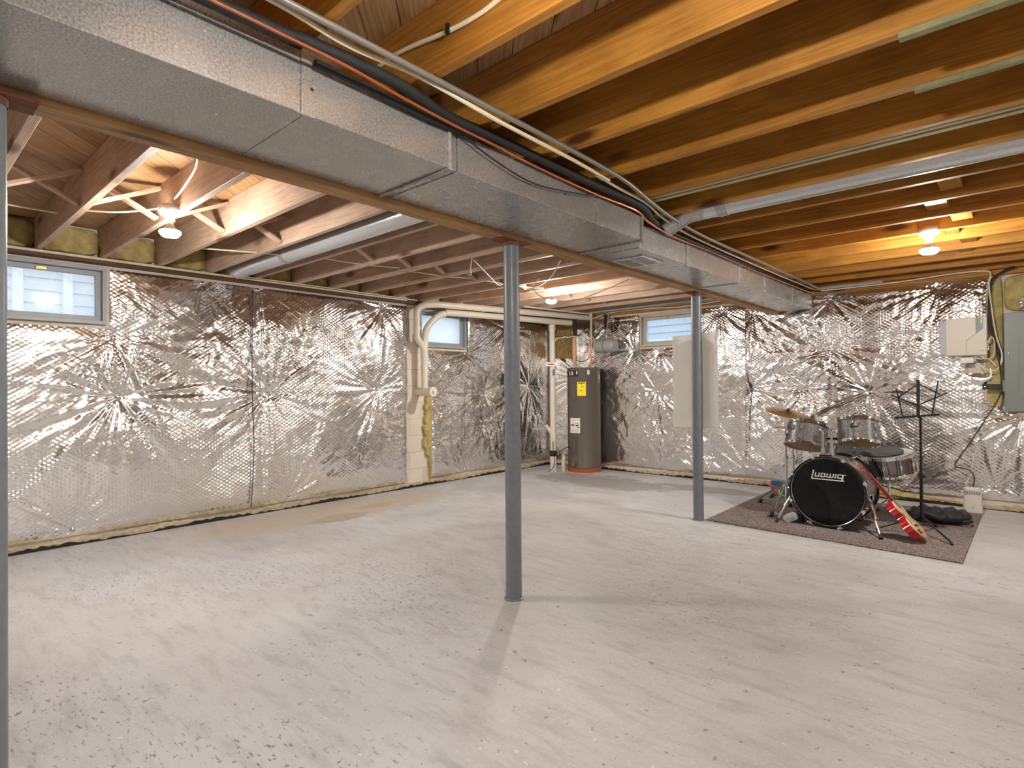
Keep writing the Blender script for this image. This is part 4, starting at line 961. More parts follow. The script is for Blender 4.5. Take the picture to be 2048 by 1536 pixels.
for k in range(6): MB().prism([(-0.286, 1.765 - k * 0.015), (-0.280, 1.765 - k * 0.015), (-0.280, 1.770 - k * 0.015), (-0.286, 1.770 - k * 0.015)], 0.002, 0.003, FW).build('indicator_light', 'led_green' if k < 3 else 'sticker_white', dp)
MB().prism([(-0.272, 1.683), (-0.270, 1.680), (-0.393, 1.566), (-0.393, 1.437), (-0.396, 1.437), (-0.396, 1.570)], 0.0, 0.001, FW).build('seam_line', 'gray_plastic', wu)
MB().prism([(-0.29, 1.475), (-0.265, 1.475), (-0.265, 1.479), (-0.29, 1.479)], 0.0, 0.001, FW).build('small_print', 'gray_plastic', wu)
MB().box(-0.445, -0.345, 6.87, 6.935, 1.365, 1.425).build('connector_box', 'white_plastic', wu, 0.004)
for k, (p, m, lab) in enumerate([([(-0.33, 6.88, 1.43), (-0.30, 6.87, 1.40), (-0.26, 6.87, 1.405), (-0.22, 6.88, 1.38), (-0.19, 6.885, 1.33)], 'romex_white', 'white patch cable drooping under the network box'),
                          ([(-0.24, 6.85, 1.55), (-0.215, 6.86, 1.60), (-0.195, 6.87, 1.55), (-0.20, 6.88, 1.44), (-0.23, 6.88, 1.40)], 'romex_white', 'white patch cable looping beside the network box'),
                          ([(-0.31, 6.88, 1.36), (-0.25, 6.87, 1.30), (-0.20, 6.87, 1.29), (-0.16, 6.88, 1.33), (-0.14, 6.89, 1.45)], 'romex_white', 'white patch cable hanging lowest below the network box')]):
    cable('patch_cable', p, 0.0045, m, lab, 'cable', 'patch cables by the network box')
ps = thing('power_adapter', (-0.2, 6.88, 1.1), 'black power adapter with green light plugged in beside the breaker panel', 'power adapter')
MB().box(-0.285, -0.15, 6.86, 6.90, 1.12, 1.165).build('body', 'black_plastic', ps, 0.005)
MB().box(-0.27, -0.262, 6.857, 6.861, 1.139, 1.147).build('indicator_light', 'led_green', ps)
MB().box(-0.16, -0.125, 6.87, 6.94, 1.095, 1.20).build('plug_strip', 'gray_plastic', ps, 0.003)

ep = thing('breaker_panel', (0.07, 6.9, 0.92), 'gray metal breaker panel cut by the right edge of the photo', 'breaker panel')
MB().box(-0.112, 0.256, 6.885, 6.995, 0.925, 1.80).build('cabinet', 'panel_gray', ep, 0.004)
MB().box(-0.128, 0.272, 6.872, 6.884, 0.915, 1.812).build('front_cover', 'panel_gray', ep, 0.004)
dr = MB().box(-0.026, 0.19, 6.866, 6.8715, 1.04, 1.555).build('door', 'panel_gray', ep, 0.002)
MB().box(-0.022, 0.03, 6.862, 6.866, 1.27, 1.31).build('latch', 'gray_plastic', dr, 0.002)
for (x, z) in ((-0.095, 1.44), (-0.095, 0.97), (0.25, 1.44), (0.25, 0.97)):
    MB().lathe([(0.008, 0), (0.007, 0.003), (0.0, 0.004)], 12, Matrix.Translation((x, 6.8715, z)) @ Matrix.Rotation(math.pi / 2, 4, 'X')).build('screw', 'chrome', ep)

# ------------------------------------------------------------------ carpet corner
RZ = 0.0105
rg = MB()
rg.add([(-2.075, 4.835, 0.001), (-0.305, 4.715, 0.001), (-0.285, 6.62, 0.001), (-2.10, 6.52, 0.001), (-2.075, 4.835, 0.01), (-0.305, 4.715, 0.01), (-0.285, 6.62, 0.01), (-2.10, 6.52, 0.01)],
       [(3, 2, 1, 0), (4, 5, 6, 7), (0, 1, 5, 4), (1, 2, 6, 5), (2, 3, 7, 6), (3, 0, 4, 7)])
ro = tag(rg.build('carpet_piece', 'carpet', bevel=0.003, smooth=0), 'gray speckled carpet piece under the drum kit', 'carpet')

# ------------------------------------------------------------------ drums
def rotT(p, rx=0, ry=0, rz=0):
    return Matrix.Translation(p) @ Matrix.Rotation(math.radians(rz), 4, 'Z') @ Matrix.Rotation(math.radians(rx), 4, 'X') @ Matrix.Rotation(math.radians(ry), 4, 'Y')
def drum_parts(t, T, r, h, top, bottom, lugs, hoop='chrome', rodcol='chrome', shell='sparkle'):
    """T: local z from 0 (bottom) to h (top)"""
    MB().lathe([(r - 0.006, 0.004), (r, 0.006), (r, h - 0.006), (r - 0.006, h - 0.004)], 56, T, cap=False).build('shell', shell, t)
    for z0, z1 in ((-0.012, 0.014), (h - 0.014, h + 0.012)):
        MB().lathe([(r + 0.002, z0), (r + 0.011, z0 + 0.001), (r + 0.010, (z0 + z1) / 2), (r + 0.011, z1 - 0.001), (r + 0.002, z1), (r + 0.001, z0)], 56, T, cap=False).build('hoop', hoop, t)
    MB().lathe([(0.0, h + 0.002), (r + 0.004, h + 0.002)], 56, T).build('top_head', top, t)
    MB().lathe([(0.0, -0.002), (r + 0.004, -0.002)], 56, T).build('bottom_head', bottom, t)
    for k in range(lugs):
        a = 2 * math.pi * (k + 0.5) / lugs
        L = T @ Matrix.Rotation(a, 4, 'Z')
        for zc in ((0.055, h - 0.055) if h > 0.17 else (h / 2,)):
            lo = MB(L).box(r - 0.002, r + 0.016, -0.010, 0.010, zc - 0.022, zc + 0.022).build('lug', 'chrome', t, 0.004)
        rd_ = MB(L); rd_.tube([(r + 0.010, 0, -0.016), (r + 0.010, 0, 0.08 if h > 0.17 else h / 2)], 0.003, 8); rd_.tube([(r + 0.010, 0, h + 0.016), (r + 0.010, 0, h - 0.08 if h > 0.17 else h / 2)], 0.003, 8)
        rd_.tube([(r + 0.010, 0, h + 0.012), (r + 0.010, 0, h + 0.022)], 0.005, 8); rd_.tube([(r + 0.010, 0, -0.012), (r + 0.010, 0, -0.022)], 0.005, 8)
        rd_.build('tension_rod', rodcol, lo)

BXc, BYc, BZc, BR = -1.198, 5.15, 0.302, 0.272
bd = thing('bass_drum', (BXc, BYc + 0.2, RZ), 'big bass drum with glossy black front head, standing on the carpet', 'bass drum')
TB = Matrix.Translation((BXc, BYc, BZc)) @ Matrix.Rotation(math.radians(-3), 4, 'Z') @ Matrix.Rotation(-math.pi / 2, 4, 'X')   # local z runs to the back
MB().lathe([(BR - 0.006, 0.012), (BR, 0.014), (BR, 0.386), (BR - 0.006, 0.388)], 72, TB, cap=False).build('shell', 'sparkle', bd)
for z0, mt in ((-0.004, 'wood_hoop'), (0.366, 'wood_hoop')):
    hp = MB().lathe([(BR + 0.003, z0), (BR + 0.016, z0 + 0.001), (BR + 0.016, z0 + 0.037), (BR + 0.003, z0 + 0.038), (BR + 0.002, z0)], 72, TB, cap=False).build('hoop', mt, bd)
    MB().lathe([(BR + 0.0165, z0 + 0.012), (BR + 0.0172, z0 + 0.014), (BR + 0.0172, z0 + 0.022), (BR + 0.0165, z0 + 0.024)], 72, TB, cap=False).build('inlay', 'chrome', hp)
fh = MB().lathe([(0.0, 0.006), (BR + 0.002, 0.006)], 72, TB).build('front_head', 'head_black', bd)
MB().lathe([(BR - 0.003, 0.0065), (BR + 0.001, 0.003), (BR + 0.003, 0.004)], 72, TB, cap=False).build('head_ring', 'chrome_dull', fh)
MB().lathe([(0.0, 0.394), (BR + 0.002, 0.394)], 72, TB).build('rear_head', 'head_white', bd)
for k in range(8):
    a = 2 * math.pi * (k + 0.5) / 8 + 0.05
    L = TB @ Matrix.Rotation(a, 4, 'Z')
    lo = MB(L).box(BR - 0.002, BR + 0.022, -0.013, 0.013, 0.09, 0.14).build('lug', 'chrome', bd, 0.004)
    MB(L).box(BR - 0.002, BR + 0.022, -0.013, 0.013, 0.26, 0.31).build('lug', 'chrome', bd, 0.004)
    MB(L).tube([(BR + 0.018, 0, 0.005), (BR + 0.016, 0, 0.12)], 0.004, 8).tube([(BR + 0.016, 0, 0.28), (BR + 0.018, 0, 0.40)], 0.004, 8).build('tension_rod', 'chrome', lo)
    MB(L).box(BR + 0.006, BR + 0.030, -0.012, 0.012, -0.012, 0.016).tube([(BR + 0.022, -0.024, -0.006), (BR + 0.022, 0.024, -0.006)], 0.006, 8).build('claw_hook', 'chrome', lo, 0.002)
# spurs
for (a, b) in (((BXc - 0.26, BYc + 0.12, 0.30), (-1.573, 5.10, RZ + 0.006)), ((BXc + 0.275, BYc + 0.14, 0.27), (-0.806, 5.03, RZ + 0.006))):
    A, B = Vector(a), Vector(b); mid = A.lerp(B, 0.55)
    sp_ = MB().tube([A, mid], 0.011, 12).tube([mid, B + (A - B).normalized() * 0.03], 0.007, 12).build('spur', 'chrome', bd)
    MB().tube([mid + (A - B).normalized() * 0.025, mid - (A - B).normalized() * 0.005], 0.015, 12).build('clamp', 'chrome', sp_)
    MB().tube([B + (A - B).normalized() * 0.035, B], [0.012, 0.015], 12).build('rubber_foot', 'black_rubber', sp_)
    MB().box(A.x - 0.03, A.x + 0.03, A.y - 0.02, A.y + 0.02, A.z - 0.02, A.z + 0.03).build('bracket', 'chrome', sp_, 0.006)
# logo lettering on the head: slanted block letters joined by an underline
def logo():
    X0, Z0, S, sh = -0.112, 0.118, 0.034, 0.20
    def P(u, v): return (X0 + (u + sh * v) * S, Z0 + v * S - 0.0)
    mb = MB(TB @ Matrix(((1, 0, 0, 0), (0, -1, 0, 0), (0, 0, -1, 0), (0, 0, 0, 1))))
    def bar(u0, v0, u1, v1): mb.prism([P(u0, v0), P(u1, v0), P(u1, v1), P(u0, v1)], -0.0058, -0.0045)
    w, hv = 0.24, 0.24
    bar(0.0, -0.62, w, 1.55); bar(0.0, -0.62, 7.15, -0.38)                                   # L with the long foot
    bar(0.62, 0, 0.62 + w, 1); bar(1.42, 0, 1.42 + w, 1); bar(0.62, 0, 1.66, hv)              # u
    bar(1.9, 0, 1.9 + w, 1); bar(2.7, 0.08, 2.7 + w, 0.92); bar(1.9, 0, 2.88, hv); bar(1.9, 1 - hv, 2.88, 1)   # d
    bar(3.18, 0, 3.18 + w, 1); bar(3.84, 0, 3.84 + w, 1); bar(4.5, 0, 4.5 + w, 1); bar(3.18, 0, 4.74, hv)      # w
    bar(5.0, 0, 5.0 + w, 1)                                                                   # i
    bar(5.5, 0, 5.5 + w, 1); bar(5.5, 0, 6.5, hv); bar(5.5, 1 - hv, 6.74, 1); bar(6.5, -0.62, 6.5 + w + 0.1, 1)  # g with the tail
    mb.lathe([(0.0, -0.0058), (0.004, -0.0058), (0.004, -0.0045), (0, -0.0045)], 12, Matrix.Translation((*P(7.1, 0.95), 0)))
    mb.build('logo', 'head_white', fh, smooth=0)
logo()
# tom mount
PXc = BXc - 0.028
tm = MB().box(PXc - 0.055, PXc + 0.055, BYc + 0.11, BYc + 0.23, BZc + BR - 0.012, BZc + BR + 0.022).build('tom_mount', 'chrome', bd, 0.006)
for sx in (-1, 1):
    x = PXc + 0.032 * sx; yy = BYc + 0.16
    MB().tube([(x, yy, BZc + BR), (x, yy, 0.79)], 0.011, 14).build('post', 'chrome', tm)
    MB().tube([(x, yy, 0.785), (x + 0.012 * sx, yy + 0.005, 0.795), (x + 0.03 * sx, yy + 0.012, 0.785)], [0.019, 0.019, 0.011], 12).build('arm', 'chrome', tm)
    MB().tube([(x, yy, 0.60), (x, yy, 0.64)], 0.018, 14).build('post_clamp', 'chrome', tm)

def tom(x, y, z, r, h, rx, ry, label, badge):
    t = thing('tom_drum', (x, y, z), label, 'tom drum', 'tom drums of the kit')
    T = rotT((x, y, z), rx, ry)
    drum_parts(t, T, r, h, 'head_white', 'head_clear', 6)
    if badge is not None:
        L = T @ Matrix.Rotation(math.radians(badge), 4, 'Z')
        bg_ = MB(L).add([(r + 0.002, -0.03, h * 0.52), (r + 0.002, 0.026, h * 0.55), (r + 0.002, 0.03, h * 0.74), (r + 0.002, -0.026, h * 0.71), (r - 0.006, -0.03, h * 0.52), (r - 0.006, 0.026, h * 0.55), (r - 0.006, 0.03, h * 0.74), (r - 0.006, -0.026, h * 0.71)],
                    [(0, 1, 2, 3), (0, 4, 5, 1), (1, 5, 6, 2), (2, 6, 7, 3), (3, 7, 4, 0)]).build('badge', 'shell_inner', t, smooth=0)
        MB(L).add([(r + 0.0025, -0.004, h * 0.60), (r + 0.0025, 0.024, h * 0.615), (r + 0.0025, 0.026, h * 0.72), (r + 0.0025, 0.0, h * 0.71)], [(0, 1, 2, 3)]).build('badge_print', 'gray_plastic', bg_, smooth=0)
    return t
tom(-1.43, 5.43, 0.638, 0.153, 0.195, -19, 3, 'left rack tom with tan underside, above the bass drum beside the bronze cymbal', -125)
tom(-1.020, 5.43, 0.690, 0.146, 0.19, -14, -4, 'right rack tom with dark square badge, above the bass drum', -90)
FX, FY = -1.215, 6.07
ft = thing('floor_tom', (FX, FY, RZ), 'large gray floor tom standing behind the rack toms', 'floor tom')
drum_parts(ft, Matrix.Translation((FX, FY, 0.29)), 0.20, 0.36, 'head_white', 'head_clear', 8)
for k in range(3):
    a = 2 * math.pi * k / 3 + 0.4; ca, sa = math.cos(a), math.sin(a)
    lg = MB().tube([(FX + 0.216 * ca, FY + 0.216 * sa, 0.50), (FX + 0.216 * ca, FY + 0.216 * sa, 0.12), (FX + 0.225 * ca, FY + 0.225 * sa, RZ + 0.02)], 0.006, 8).build('leg', 'chrome', ft)
    MB().tube([(FX + 0.225 * ca, FY + 0.225 * sa, RZ + 0.035), (FX + 0.225 * ca, FY + 0.225 * sa, RZ)], [0.010, 0.013], 10).build('rubber_foot', 'black_rubber', lg)
SX, SY, SZ, SR, SH = -0.862, 5.775, 0.425, 0.188, 0.155
sn = thing('snare_drum', (SX, SY, SZ), 'shallow chrome snare drum with white head, right of the toms', 'snare drum')
TS = rotT((SX, SY, SZ), 9, -5)
drum_parts(sn, TS, SR, SH, 'head_white', 'head_clear', 10, shell='snare_steel')
MB(TS @ Matrix.Rotation(math.radians(-12), 4, 'Z')).box(SR - 0.002, SR + 0.03, -0.012, 0.012, 0.02, 0.11).tube([(SR + 0.025, 0, 0.09), (SR + 0.045, 0, 0.13)], 0.006, 8).build('strainer', 'chrome', sn, 0.003)
TM = rotT((SX - 0.03, SY + 0.012, SZ), 9, -5) @ Matrix.Translation((-0.0, 0.0, SH + 0.0175))
tag(MB().lathe([(0.0, -0.004), (0.153, -0.004), (0.155, 0.0), (0.153, 0.004), (0.0, 0.004)], 56, TM).build('mute_pad', 'mute'), 'round dark gray practice pad lying off-center on the snare drum', 'practice pad')
st = thing('snare_stand', (SX, SY, RZ), 'low chrome stand holding the snare drum', 'drum stand')
MB().tube([(SX, SY, 0.08), (SX, SY, 0.345)], 0.011, 12).build('column', 'chrome', st)
for k in range(3):
    a = 2 * math.pi * k / 3 + 0.9; ca, sa = math.cos(a), math.sin(a)
    ar = MB().tube([(SX, SY, 0.335), (SX + 0.10 * ca, SY + 0.10 * sa, 0.35), (SX + 0.200 * ca, SY + 0.200 * sa, 0.37), (SX + 0.222 * ca, SY + 0.222 * sa, 0.42)], 0.006, 8).build('basket_arm', 'chrome', st)
    a += 0.5; ca, sa = math.cos(a), math.sin(a)
    lg = MB().tube([(SX, SY, 0.20), (SX + 0.20 * ca, SY + 0.20 * sa, RZ + 0.02)], 0.006, 8).tube([(SX, SY, 0.10), (SX + 0.11 * ca, SY + 0.11 * sa, 0.11)], 0.004, 6).build('leg', 'chrome', st)
    MB().tube([(SX + 0.185 * ca, SY + 0.185 * sa, RZ + 0.03), (SX + 0.21 * ca, SY + 0.21 * sa, RZ)], [0.010, 0.014], 10).build('rubber_foot', 'black_rubber', lg)

def cymbal_prof(r): return [(0.0, 0.026), (0.02, 0.025), (0.035, 0.018), (0.045, 0.012), (r * 0.6, 0.005), (r, -0.002), (r, -0.0035), (r * 0.6, 0.003), (0.045, 0.010), (0.0, 0.022)]
def stand(name, x, y, top, hubz, foot_r, a0, label, cat):
    t = thing(name, (x, y, RZ), label, cat)
    MB().tube([(x, y, hubz - 0.05), (x, y, top * 0.55)], 0.0125, 12).build('lower_tube', 'chrome', t)
    MB().tube([(x, y, top * 0.5), (x, y, top)], 0.0085, 12).build('upper_tube', 'chrome', t)
    MB().tube([(x, y, top * 0.54), (x, y, top * 0.58)], 0.018, 12).build('height_clamp', 'chrome', t)
    for k in range(3):
        a = math.radians(a0 + 120 * k); ca, sa = math.cos(a), math.sin(a); F_ = Vector((x + foot_r * ca, y + foot_r * sa, RZ)); H_ = Vector((x, y, hubz + 0.12))
        px_ = Vector((-sa, ca, 0)) * 0.010
        lg = MB().tube([H_ + px_, F_ + px_ + Vector((0, 0, 0.03))], 0.005, 8).tube([H_ - px_, F_ - px_ + Vector((0, 0, 0.03))], 0.005, 8)
        m_ = H_.lerp(F_, 0.45); lg.tube([(x, y, hubz - 0.03), m_ + px_], 0.004, 6).tube([(x, y, hubz - 0.03), m_ - px_], 0.004, 6)
        lo = lg.build('leg', 'chrome', t)
        MB().tube([F_ + (H_ - F_).normalized() * 0.05 - Vector((ca, sa, 0)) * 0.0, F_], [0.014, 0.019], 10).build('rubber_foot', 'black_rubber', lo)
    return t
CX, CY = -1.655, 5.67
cs = stand('cymbal_stand', CX, CY, 0.895, 0.16, 0.38, -93, 'tall chrome tripod stand holding the bronze crash cymbal', 'cymbal stand')
MB().tube([(CX, CY, 0.885), (CX + 0.012, CY, 0.905), (CX + 0.022, CY, 0.945)], [0.012, 0.010, 0.005], 10).build('tilter', 'chrome', cs)
cc = thing('crash_cymbal', (CX + 0.02, CY, 0.915), 'tilted bronze crash cymbal over the left rack tom', 'cymbal')
TC = rotT((CX + 0.017, CY, 0.912), 5, 14)
MB().lathe(cymbal_prof(0.195), 56, TC).build('plate', 'cymbal', cc, smooth=50)
MB().lathe([(0.016, 0.024), (0.016, 0.034), (0.006, 0.042), (0.005, 0.05), (0.0, 0.05)], 14, TC).build('wing_nut', 'black_rubber', cc)
HHX, HHY = -1.715, 6.10
hs = stand('hi_hat_stand', HHX, HHY, 0.82, 0.16, 0.26, 40, 'chrome hi-hat stand behind the crash cymbal stand', 'cymbal stand')
MB().box(HHX - 0.04, HHX + 0.04, HHY + 0.05, HHY + 0.30, RZ, RZ + 0.012).build('pedal', 'black_steel', hs, 0.003)
for nm, z, ry, lab in (('hi_hat_cymbal', 0.745, 180, 'lower bronze cymbal of the hi-hat pair behind the left rack tom'), ('hi_hat_cymbal', 0.760, 0, 'upper bronze cymbal of the hi-hat pair behind the left rack tom')):
    o = MB().lathe(cymbal_prof(0.175), 48, rotT((HHX, HHY, z), 0, ry)).build(nm, 'cymbal', smooth=50); tag(o, lab, 'cymbal', 'hi-hat cymbals')
# pedal behind the bass drum
pd = thing('kick_pedal', (-1.19, 5.62, RZ), 'black kick pedal behind the bass drum', 'pedal')
MB().box(-1.14, -1.04, 5.60, 5.84, RZ, RZ + 0.012).build('base', 'black_steel', pd, 0.003)
MB().tube([(-1.155, 5.62, 0.02), (-1.155, 5.62, 0.20), (-1.025, 5.62, 0.20), (-1.025, 5.62, 0.02)], 0.008, 8).build('frame', 'chrome', pd)
# small black cube and plastic bag beside the drum
tag(MB().box(-1.49, -1.40, 5.20, 5.32, RZ, 0.085).build('rubber_wedge', 'black_rubber', bevel=0.01), 'small black block tucked under the left of the bass drum', 'block')
def baglet(u, v):
    a = 2 * math.pi * u; r = 0.05 * math.sin(math.pi * min(0.98, v * 0.9 + 0.06)) * (1 + 0.25 * math.sin(5 * a + 6 * v))
    return (-1.50 + r * math.cos(a) + 0.05 * v, 5.16 + r * 0.6 * math.sin(a), RZ + 0.003 + max(0, 0.09 * v))
tag(MB().grid(baglet, 24, 12, True).build('plastic_bag', plain('clear_plastic', (0.8, 0.82, 0.85, 1), 0.25, alpha=0.3), smooth=60), 'small clear plastic bag on the carpet left of the bass drum', 'bag')

# ------------------------------------------------------------------ guitar leaning on the bass drum
def guitar():
    foot = Vector((-0.540, 5.125, RZ + 0.040)); head = Vector((-0.985, 5.225, 0.556))
    d = (head - foot).normalized(); L = (head - foot).length
    n0 = Vector((0.75, 0.02, 0.62)); n = (n0 - d * n0.dot(d)).normalized(); xax = d.cross(n)
    R = Matrix((xax, d, n)).transposed().to_4x4(); R.translation = foot + n * (-0.0) 
    s = L / 0.98
    t = thing('guitar', foot - Vector((0, 0, 0.040)), 'red guitar with tan top leaning against the right side of the bass drum', 'guitar')
    G = R @ Matrix.Scale(s, 4)
    def outline(k=1.0):
        pts = []
        N = 60
        for i in range(N):
            v = i / (N - 1); y = 0.455 * v
            w = 0.165 * math.sqrt(max(0, 1 - ((v - 0.36) / 0.37) ** 2)) if v < 0.36 else None
            lower = 0.165 * math.sqrt(max(0, 1 - ((v - 0.30) / 0.305) ** 2)); upper = 0.125 * math.sqrt(max(0, 1 - ((v - 0.78) / 0.225) ** 2)); waist = 0.103 * math.exp(-((v - 0.585) / 0.12) ** 2)
            w = max(lower, upper, waist) * k
            pts.append((w, y))
        right = [(max(0.004, w), y) for w, y in pts]; left = [(-max(0.004, w), y) for w, y in reversed(pts)]
        return right + left
    B = outline()
    MB(G).prism(B, -0.085, 0.0).build('body', 'red_gloss', t, 0.006, smooth=30)
    tp = MB(G).prism([(x * 0.985, 0.003 + y * 0.987) for x, y in B], 0.0, 0.006).build('top', 'spruce', t, 0.002, smooth=30)
    MB(G).prism([(x, y) for x, y in outline(1.004)], -0.004, 0.002).build('binding', 'romex', t, smooth=30)
    MB(G).prism([(-0.095 + 0.012 * math.sin(a), 0.23 + 0.075 * math.cos(a)) for a in np.linspace(0, 2 * math.pi, 20, endpoint=False)], 0.006, 0.0068).build('sound_hole', 'ink', tp)
    MB(G).prism([(0.095 + 0.012 * math.sin(a), 0.23 + 0.075 * math.cos(a)) for a in np.linspace(0, 2 * math.pi, 20, endpoint=False)], 0.006, 0.0068).build('sound_hole', 'ink', tp)
    MB(G).box(-0.06, 0.06, 0.135, 0.155, 0.006, 0.016).build('bridge', 'black_plastic', t, 0.002)
    for (x, y) in ((-0.10, 0.085), (-0.085, 0.06)):
        MB(G).lathe([(0.012, 0.006), (0.010, 0.02), (0.0, 0.021)], 14, Matrix.Translation((x, y, 0))).build('control_knob', 'black_plastic', tp)
    nk = MB(G).prism([(-0.026, 0.43), (0.026, 0.43), (0.021, 0.83), (-0.021, 0.83)], -0.024, -0.002).build('neck', 'red_gloss', t, 0.006)
    MB(G).box(-0.03, 0.03, 0.415, 0.47, -0.07, -0.01).build('heel', 'red_gloss', t, 0.01)
    MB(G).prism([(-0.027, 0.36), (0.027, 0.36), (0.021, 0.83), (-0.021, 0.83)], -0.001, 0.0085).build('fingerboard', 'rosewood', t)
    HT = G @ Matrix.Translation((0, 0.83, -0.004)) @ Matrix.Rotation(math.radians(-9), 4, 'X')
    hd = MB(HT).prism([(-0.022, 0.0), (0.022, 0.0), (0.034, 0.03), (0.040, 0.15), (0.012, 0.165), (-0.012, 0.165), (-0.040, 0.15), (-0.034, 0.03)], -0.014, 0.002).build('headstock', 'red_gloss', t, 0.003)
    for k in range(3):
        for sx in (-1, 1):
            y = 0.045 + 0.04 * k
            MB(HT).tube([(sx * 0.034, y, -0.006), (sx * 0.055, y, -0.006)], 0.003, 8).tube([(sx * 0.050, y, -0.006), (sx * 0.066, y, -0.006)], [0.009, 0.007], 10).build('tuning_peg', 'gold', hd)
            MB(HT).tube([(sx * 0.022, y, -0.02), (sx * 0.022, y, 0.012)], 0.004, 8).build('tuner_post', 'gold', hd)
    sg = MB(G)
    for k in range(6):
        x = -0.017 + 0.0068 * k
        sg.tube([(x * 1.5, 0.145, 0.0165), (x, 0.828, 0.011)], 0.0007, 5)
    sg.build('strings', 'chrome_dull', t)
guitar()

# ------------------------------------------------------------------ music stand
MX, MY = -0.600, 5.43
ms = thing('music_stand', (MX, MY, RZ), 'black folding music stand behind the guitar', 'music stand')
MB().tube([(MX, MY, 0.10), (MX, MY, 0.47)], 0.011, 12).build('lower_tube', 'black_steel', ms)
MB().tube([(MX, MY, 0.44), (MX, MY, 0.90)], 0.008, 12).build('upper_tube', 'black_steel', ms)
MB().tube([(MX, MY, 0.44), (MX, MY, 0.48)], 0.015, 12).tube([(MX, MY, 0.46), (MX + 0.03, MY - 0.02, 0.46)], 0.006, 8).build('height_clamp', 'black_plastic', ms)
MB().tube([(MX, MY, 0.10), (MX, MY, 0.15)], 0.016, 12).build('hub', 'black_steel', ms)
for (fx, fy) in ((-0.392, 5.17), (-0.885, 5.33), (-0.54, 5.74)):
    lg = MB().bar((MX, MY, 0.145), (fx, fy, RZ + 0.012), 0.014, 0.006).bar((MX, MY, 0.10), (MX + (fx - MX) * 0.42, MY + (fy - MY) * 0.42, 0.095), 0.010, 0.004).build('leg', 'black_steel', ms)
    MB().tube([(fx + (MX - fx) * 0.05, fy + (MY - fy) * 0.05, RZ + 0.018), (fx, fy, RZ + 0.004)], 0.009, 10).build('rubber_foot', 'black_rubber', lg)
def dk(px, pz):   # a point of the desk from its measured place, brought to the stand's depth
    s = (MY - 0.02) / 5.75
    return (px * s, MY - 0.02, 1.17 + (pz - 1.17) * s)
MB().bar(dk(-0.647, 1.205), dk(-0.65, 0.90), 0.022, 0.008, (0, 1, 0)).build('spine', 'black_steel', ms)
MB().bar(dk(-0.815, 0.888), dk(-0.506, 0.925), 0.020, 0.014).bar(Vector(dk(-0.815, 0.888)) - Vector((0, 0.03, 0.006)), Vector(dk(-0.506, 0.925)) - Vector((0, 0.03, 0.006)), 0.05, 0.003).build('ledge', 'black_steel', ms)
for nm, a, b in (('desk_arm', (-0.838, 1.08), (-0.65, 0.998)), ('desk_arm', (-0.65, 0.998), (-0.455, 1.10)), ('desk_arm', (-0.79, 1.055), (-0.647, 1.175)), ('desk_arm', (-0.647, 1.175), (-0.50, 1.085)),
                 ('page_finger', (-0.80, 1.135), (-0.757, 0.905)), ('page_finger', (-0.515, 1.195), (-0.556, 0.926))):
    MB().bar(dk(*a), dk(*b), 0.010, 0.005, (0, 1, 0)).build(nm, 'black_steel', ms)
MB().bar((MX + 0.006, MY, 0.90), (MX - 0.02, MY - 0.02, 0.925), 0.014, 0.014).build('desk_joint', 'black_steel', ms)

# ------------------------------------------------------------------ black bag, toy box, router
def bagf(u, v):
    th = 2 * math.pi * u; ph = math.pi * (v - 0.5); c = lambda a, p: math.copysign(abs(a) ** p, a)
    x = c(math.cos(ph), 0.6) * c(math.cos(th), 0.5); y = c(math.cos(ph), 0.6) * c(math.sin(th), 0.6); z = c(math.sin(ph), 0.8)
    w = 1 + 0.06 * math.sin(9 * th + 4 * v) + 0.05 * math.sin(5 * x + 11 * y)
    return (-0.555 + 0.205 * x * w + 0.03 * y, 6.02 + 0.17 * y * w, RZ + 0.002 + max(0, 0.052 + 0.05 * z * w + 0.012 * math.sin(14 * x + 6 * y) * (z > -0.2)))
gb_ = MB().grid(bagf, 60, 30, True).build('carry_bag', 'bag', smooth=70)
tag(gb_, 'crumpled black nylon bag lying on the carpet behind the music stand', 'bag')
MB().tube(smooth_path([(-0.38, 5.88, 0.05), (-0.335, 5.90, 0.06), (-0.325, 5.97, 0.05), (-0.36, 6.0, 0.07)]), 0.012, 8).build('strap', 'bag', gb_)
tb = thing('toy_box', (-1.93, 6.36, RZ), 'small colorful box with a yellow flower on the carpet behind the cymbal stand', 'toy box')
MB().box(-2.0, -1.83, 6.33, 6.41, RZ, 0.163).build('carton', 'toy_green', tb, 0.002)
MB().box(-2.003, -1.827, 6.327, 6.331, 0.115, 0.165).build('top_band', 'toy_blue', tb)
MB().box(-2.004, -1.826, 6.3255, 6.3275, 0.100, 0.116).build('stripe', 'toy_red', tb)
MB().box(-2.006, -1.996, 6.325, 6.335, 0.105, 0.166).build('corner', 'toy_red', tb)
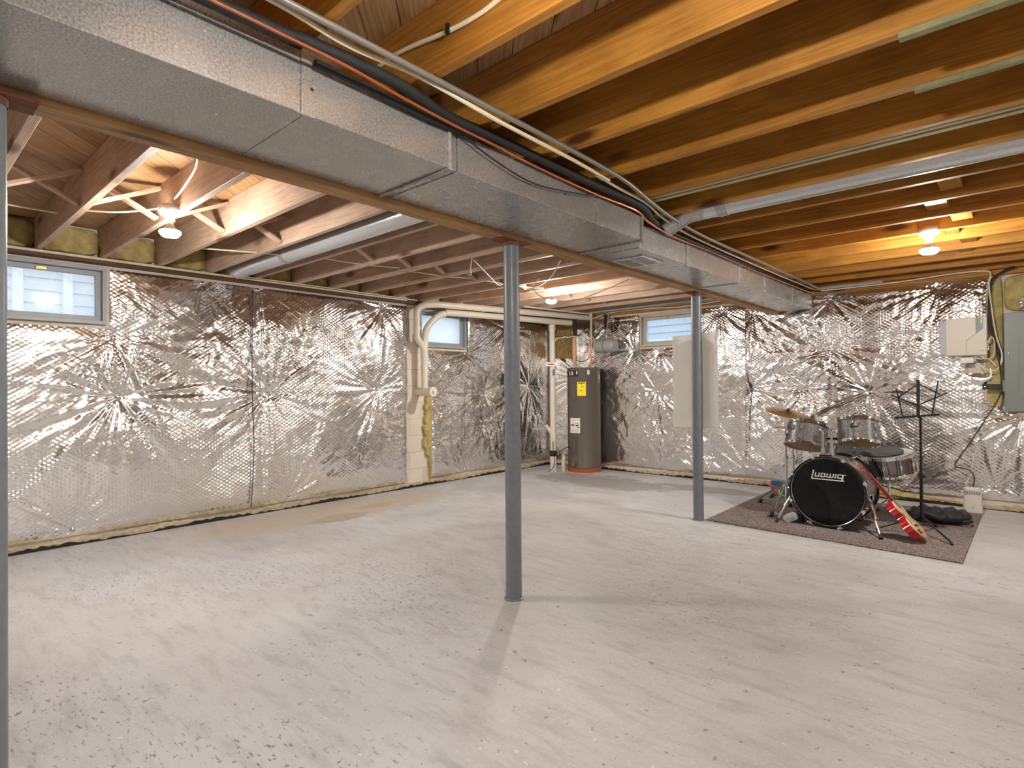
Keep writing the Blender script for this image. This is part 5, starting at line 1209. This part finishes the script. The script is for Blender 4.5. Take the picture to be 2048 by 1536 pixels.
fl = MB()
for k in range(6):
    a = k * math.pi / 3; fl.lathe([(0.0, 0), (0.011, 0), (0.011, 0.002), (0, 0.002)], 10, Matrix.Translation((-1.935 + 0.014 * math.cos(a), 6.3295, 0.06 + 0.014 * math.sin(a))) @ Matrix.Rotation(math.pi / 2, 4, 'X'))
fo = fl.build('flower', 'toy_yellow', tb)
MB().lathe([(0.0, 0), (0.006, 0), (0.006, 0.003), (0, 0.003)], 10, Matrix.Translation((-1.935, 6.3285, 0.06)) @ Matrix.Rotation(math.pi / 2, 4, 'X')).build('flower_center', 'toy_red', fo)
MB().box(-1.965, -1.945, 6.327, 6.331, 0.02, 0.05).build('picture', 'toy_red', tb)

rt = thing('router', (-0.355, 6.66, RZ), 'white upright router on the back right corner of the carpet', 'router')
def rtr(u, v):
    a = 2 * math.pi * u; c = lambda q: math.copysign(abs(q) ** 0.55, q)
    k = (0.96 + 0.04 * min(1, v * 12)) * (1 - 0.12 * v) if v < 0.97 else 0.88 - (v - 0.97) * 5
    return (-0.352 + 0.072 * k * c(math.cos(a)), 6.63 + 0.05 * k * c(math.sin(a)), RZ + 0.225 * min(v, 0.985))
rm = MB().grid(rtr, 48, 24, True); rm.add([rtr(i / 48, 1) for i in range(48)], [tuple(range(48))])
rm.build('case', 'white_plastic', rt, smooth=50)
for k in range(7):
    x = -0.400 + k * 0.016
    MB().box(x - 0.004, x + 0.004, 6.5815, 6.586, 0.175, 0.205).build('vent', 'gray_plastic', rt)
MB().bar((-0.360, 6.5805, 0.060), (-0.354, 6.5805, 0.052), 0.003, 0.002, (0, 1, 0)).bar((-0.354, 6.5805, 0.052), (-0.343, 6.5805, 0.072), 0.003, 0.002, (0, 1, 0)).build('logo', 'gray_plastic', rt)
cable('cord', [(-0.39, 6.68, 0.20), (-0.40, 6.76, 0.26), (-0.37, 6.82, 0.33), (-0.36, 6.83, 0.45), (-0.33, 6.87, 0.58)], 0.003, 'romex_white', 'thin white wire rising from the router along the foil', 'wire')
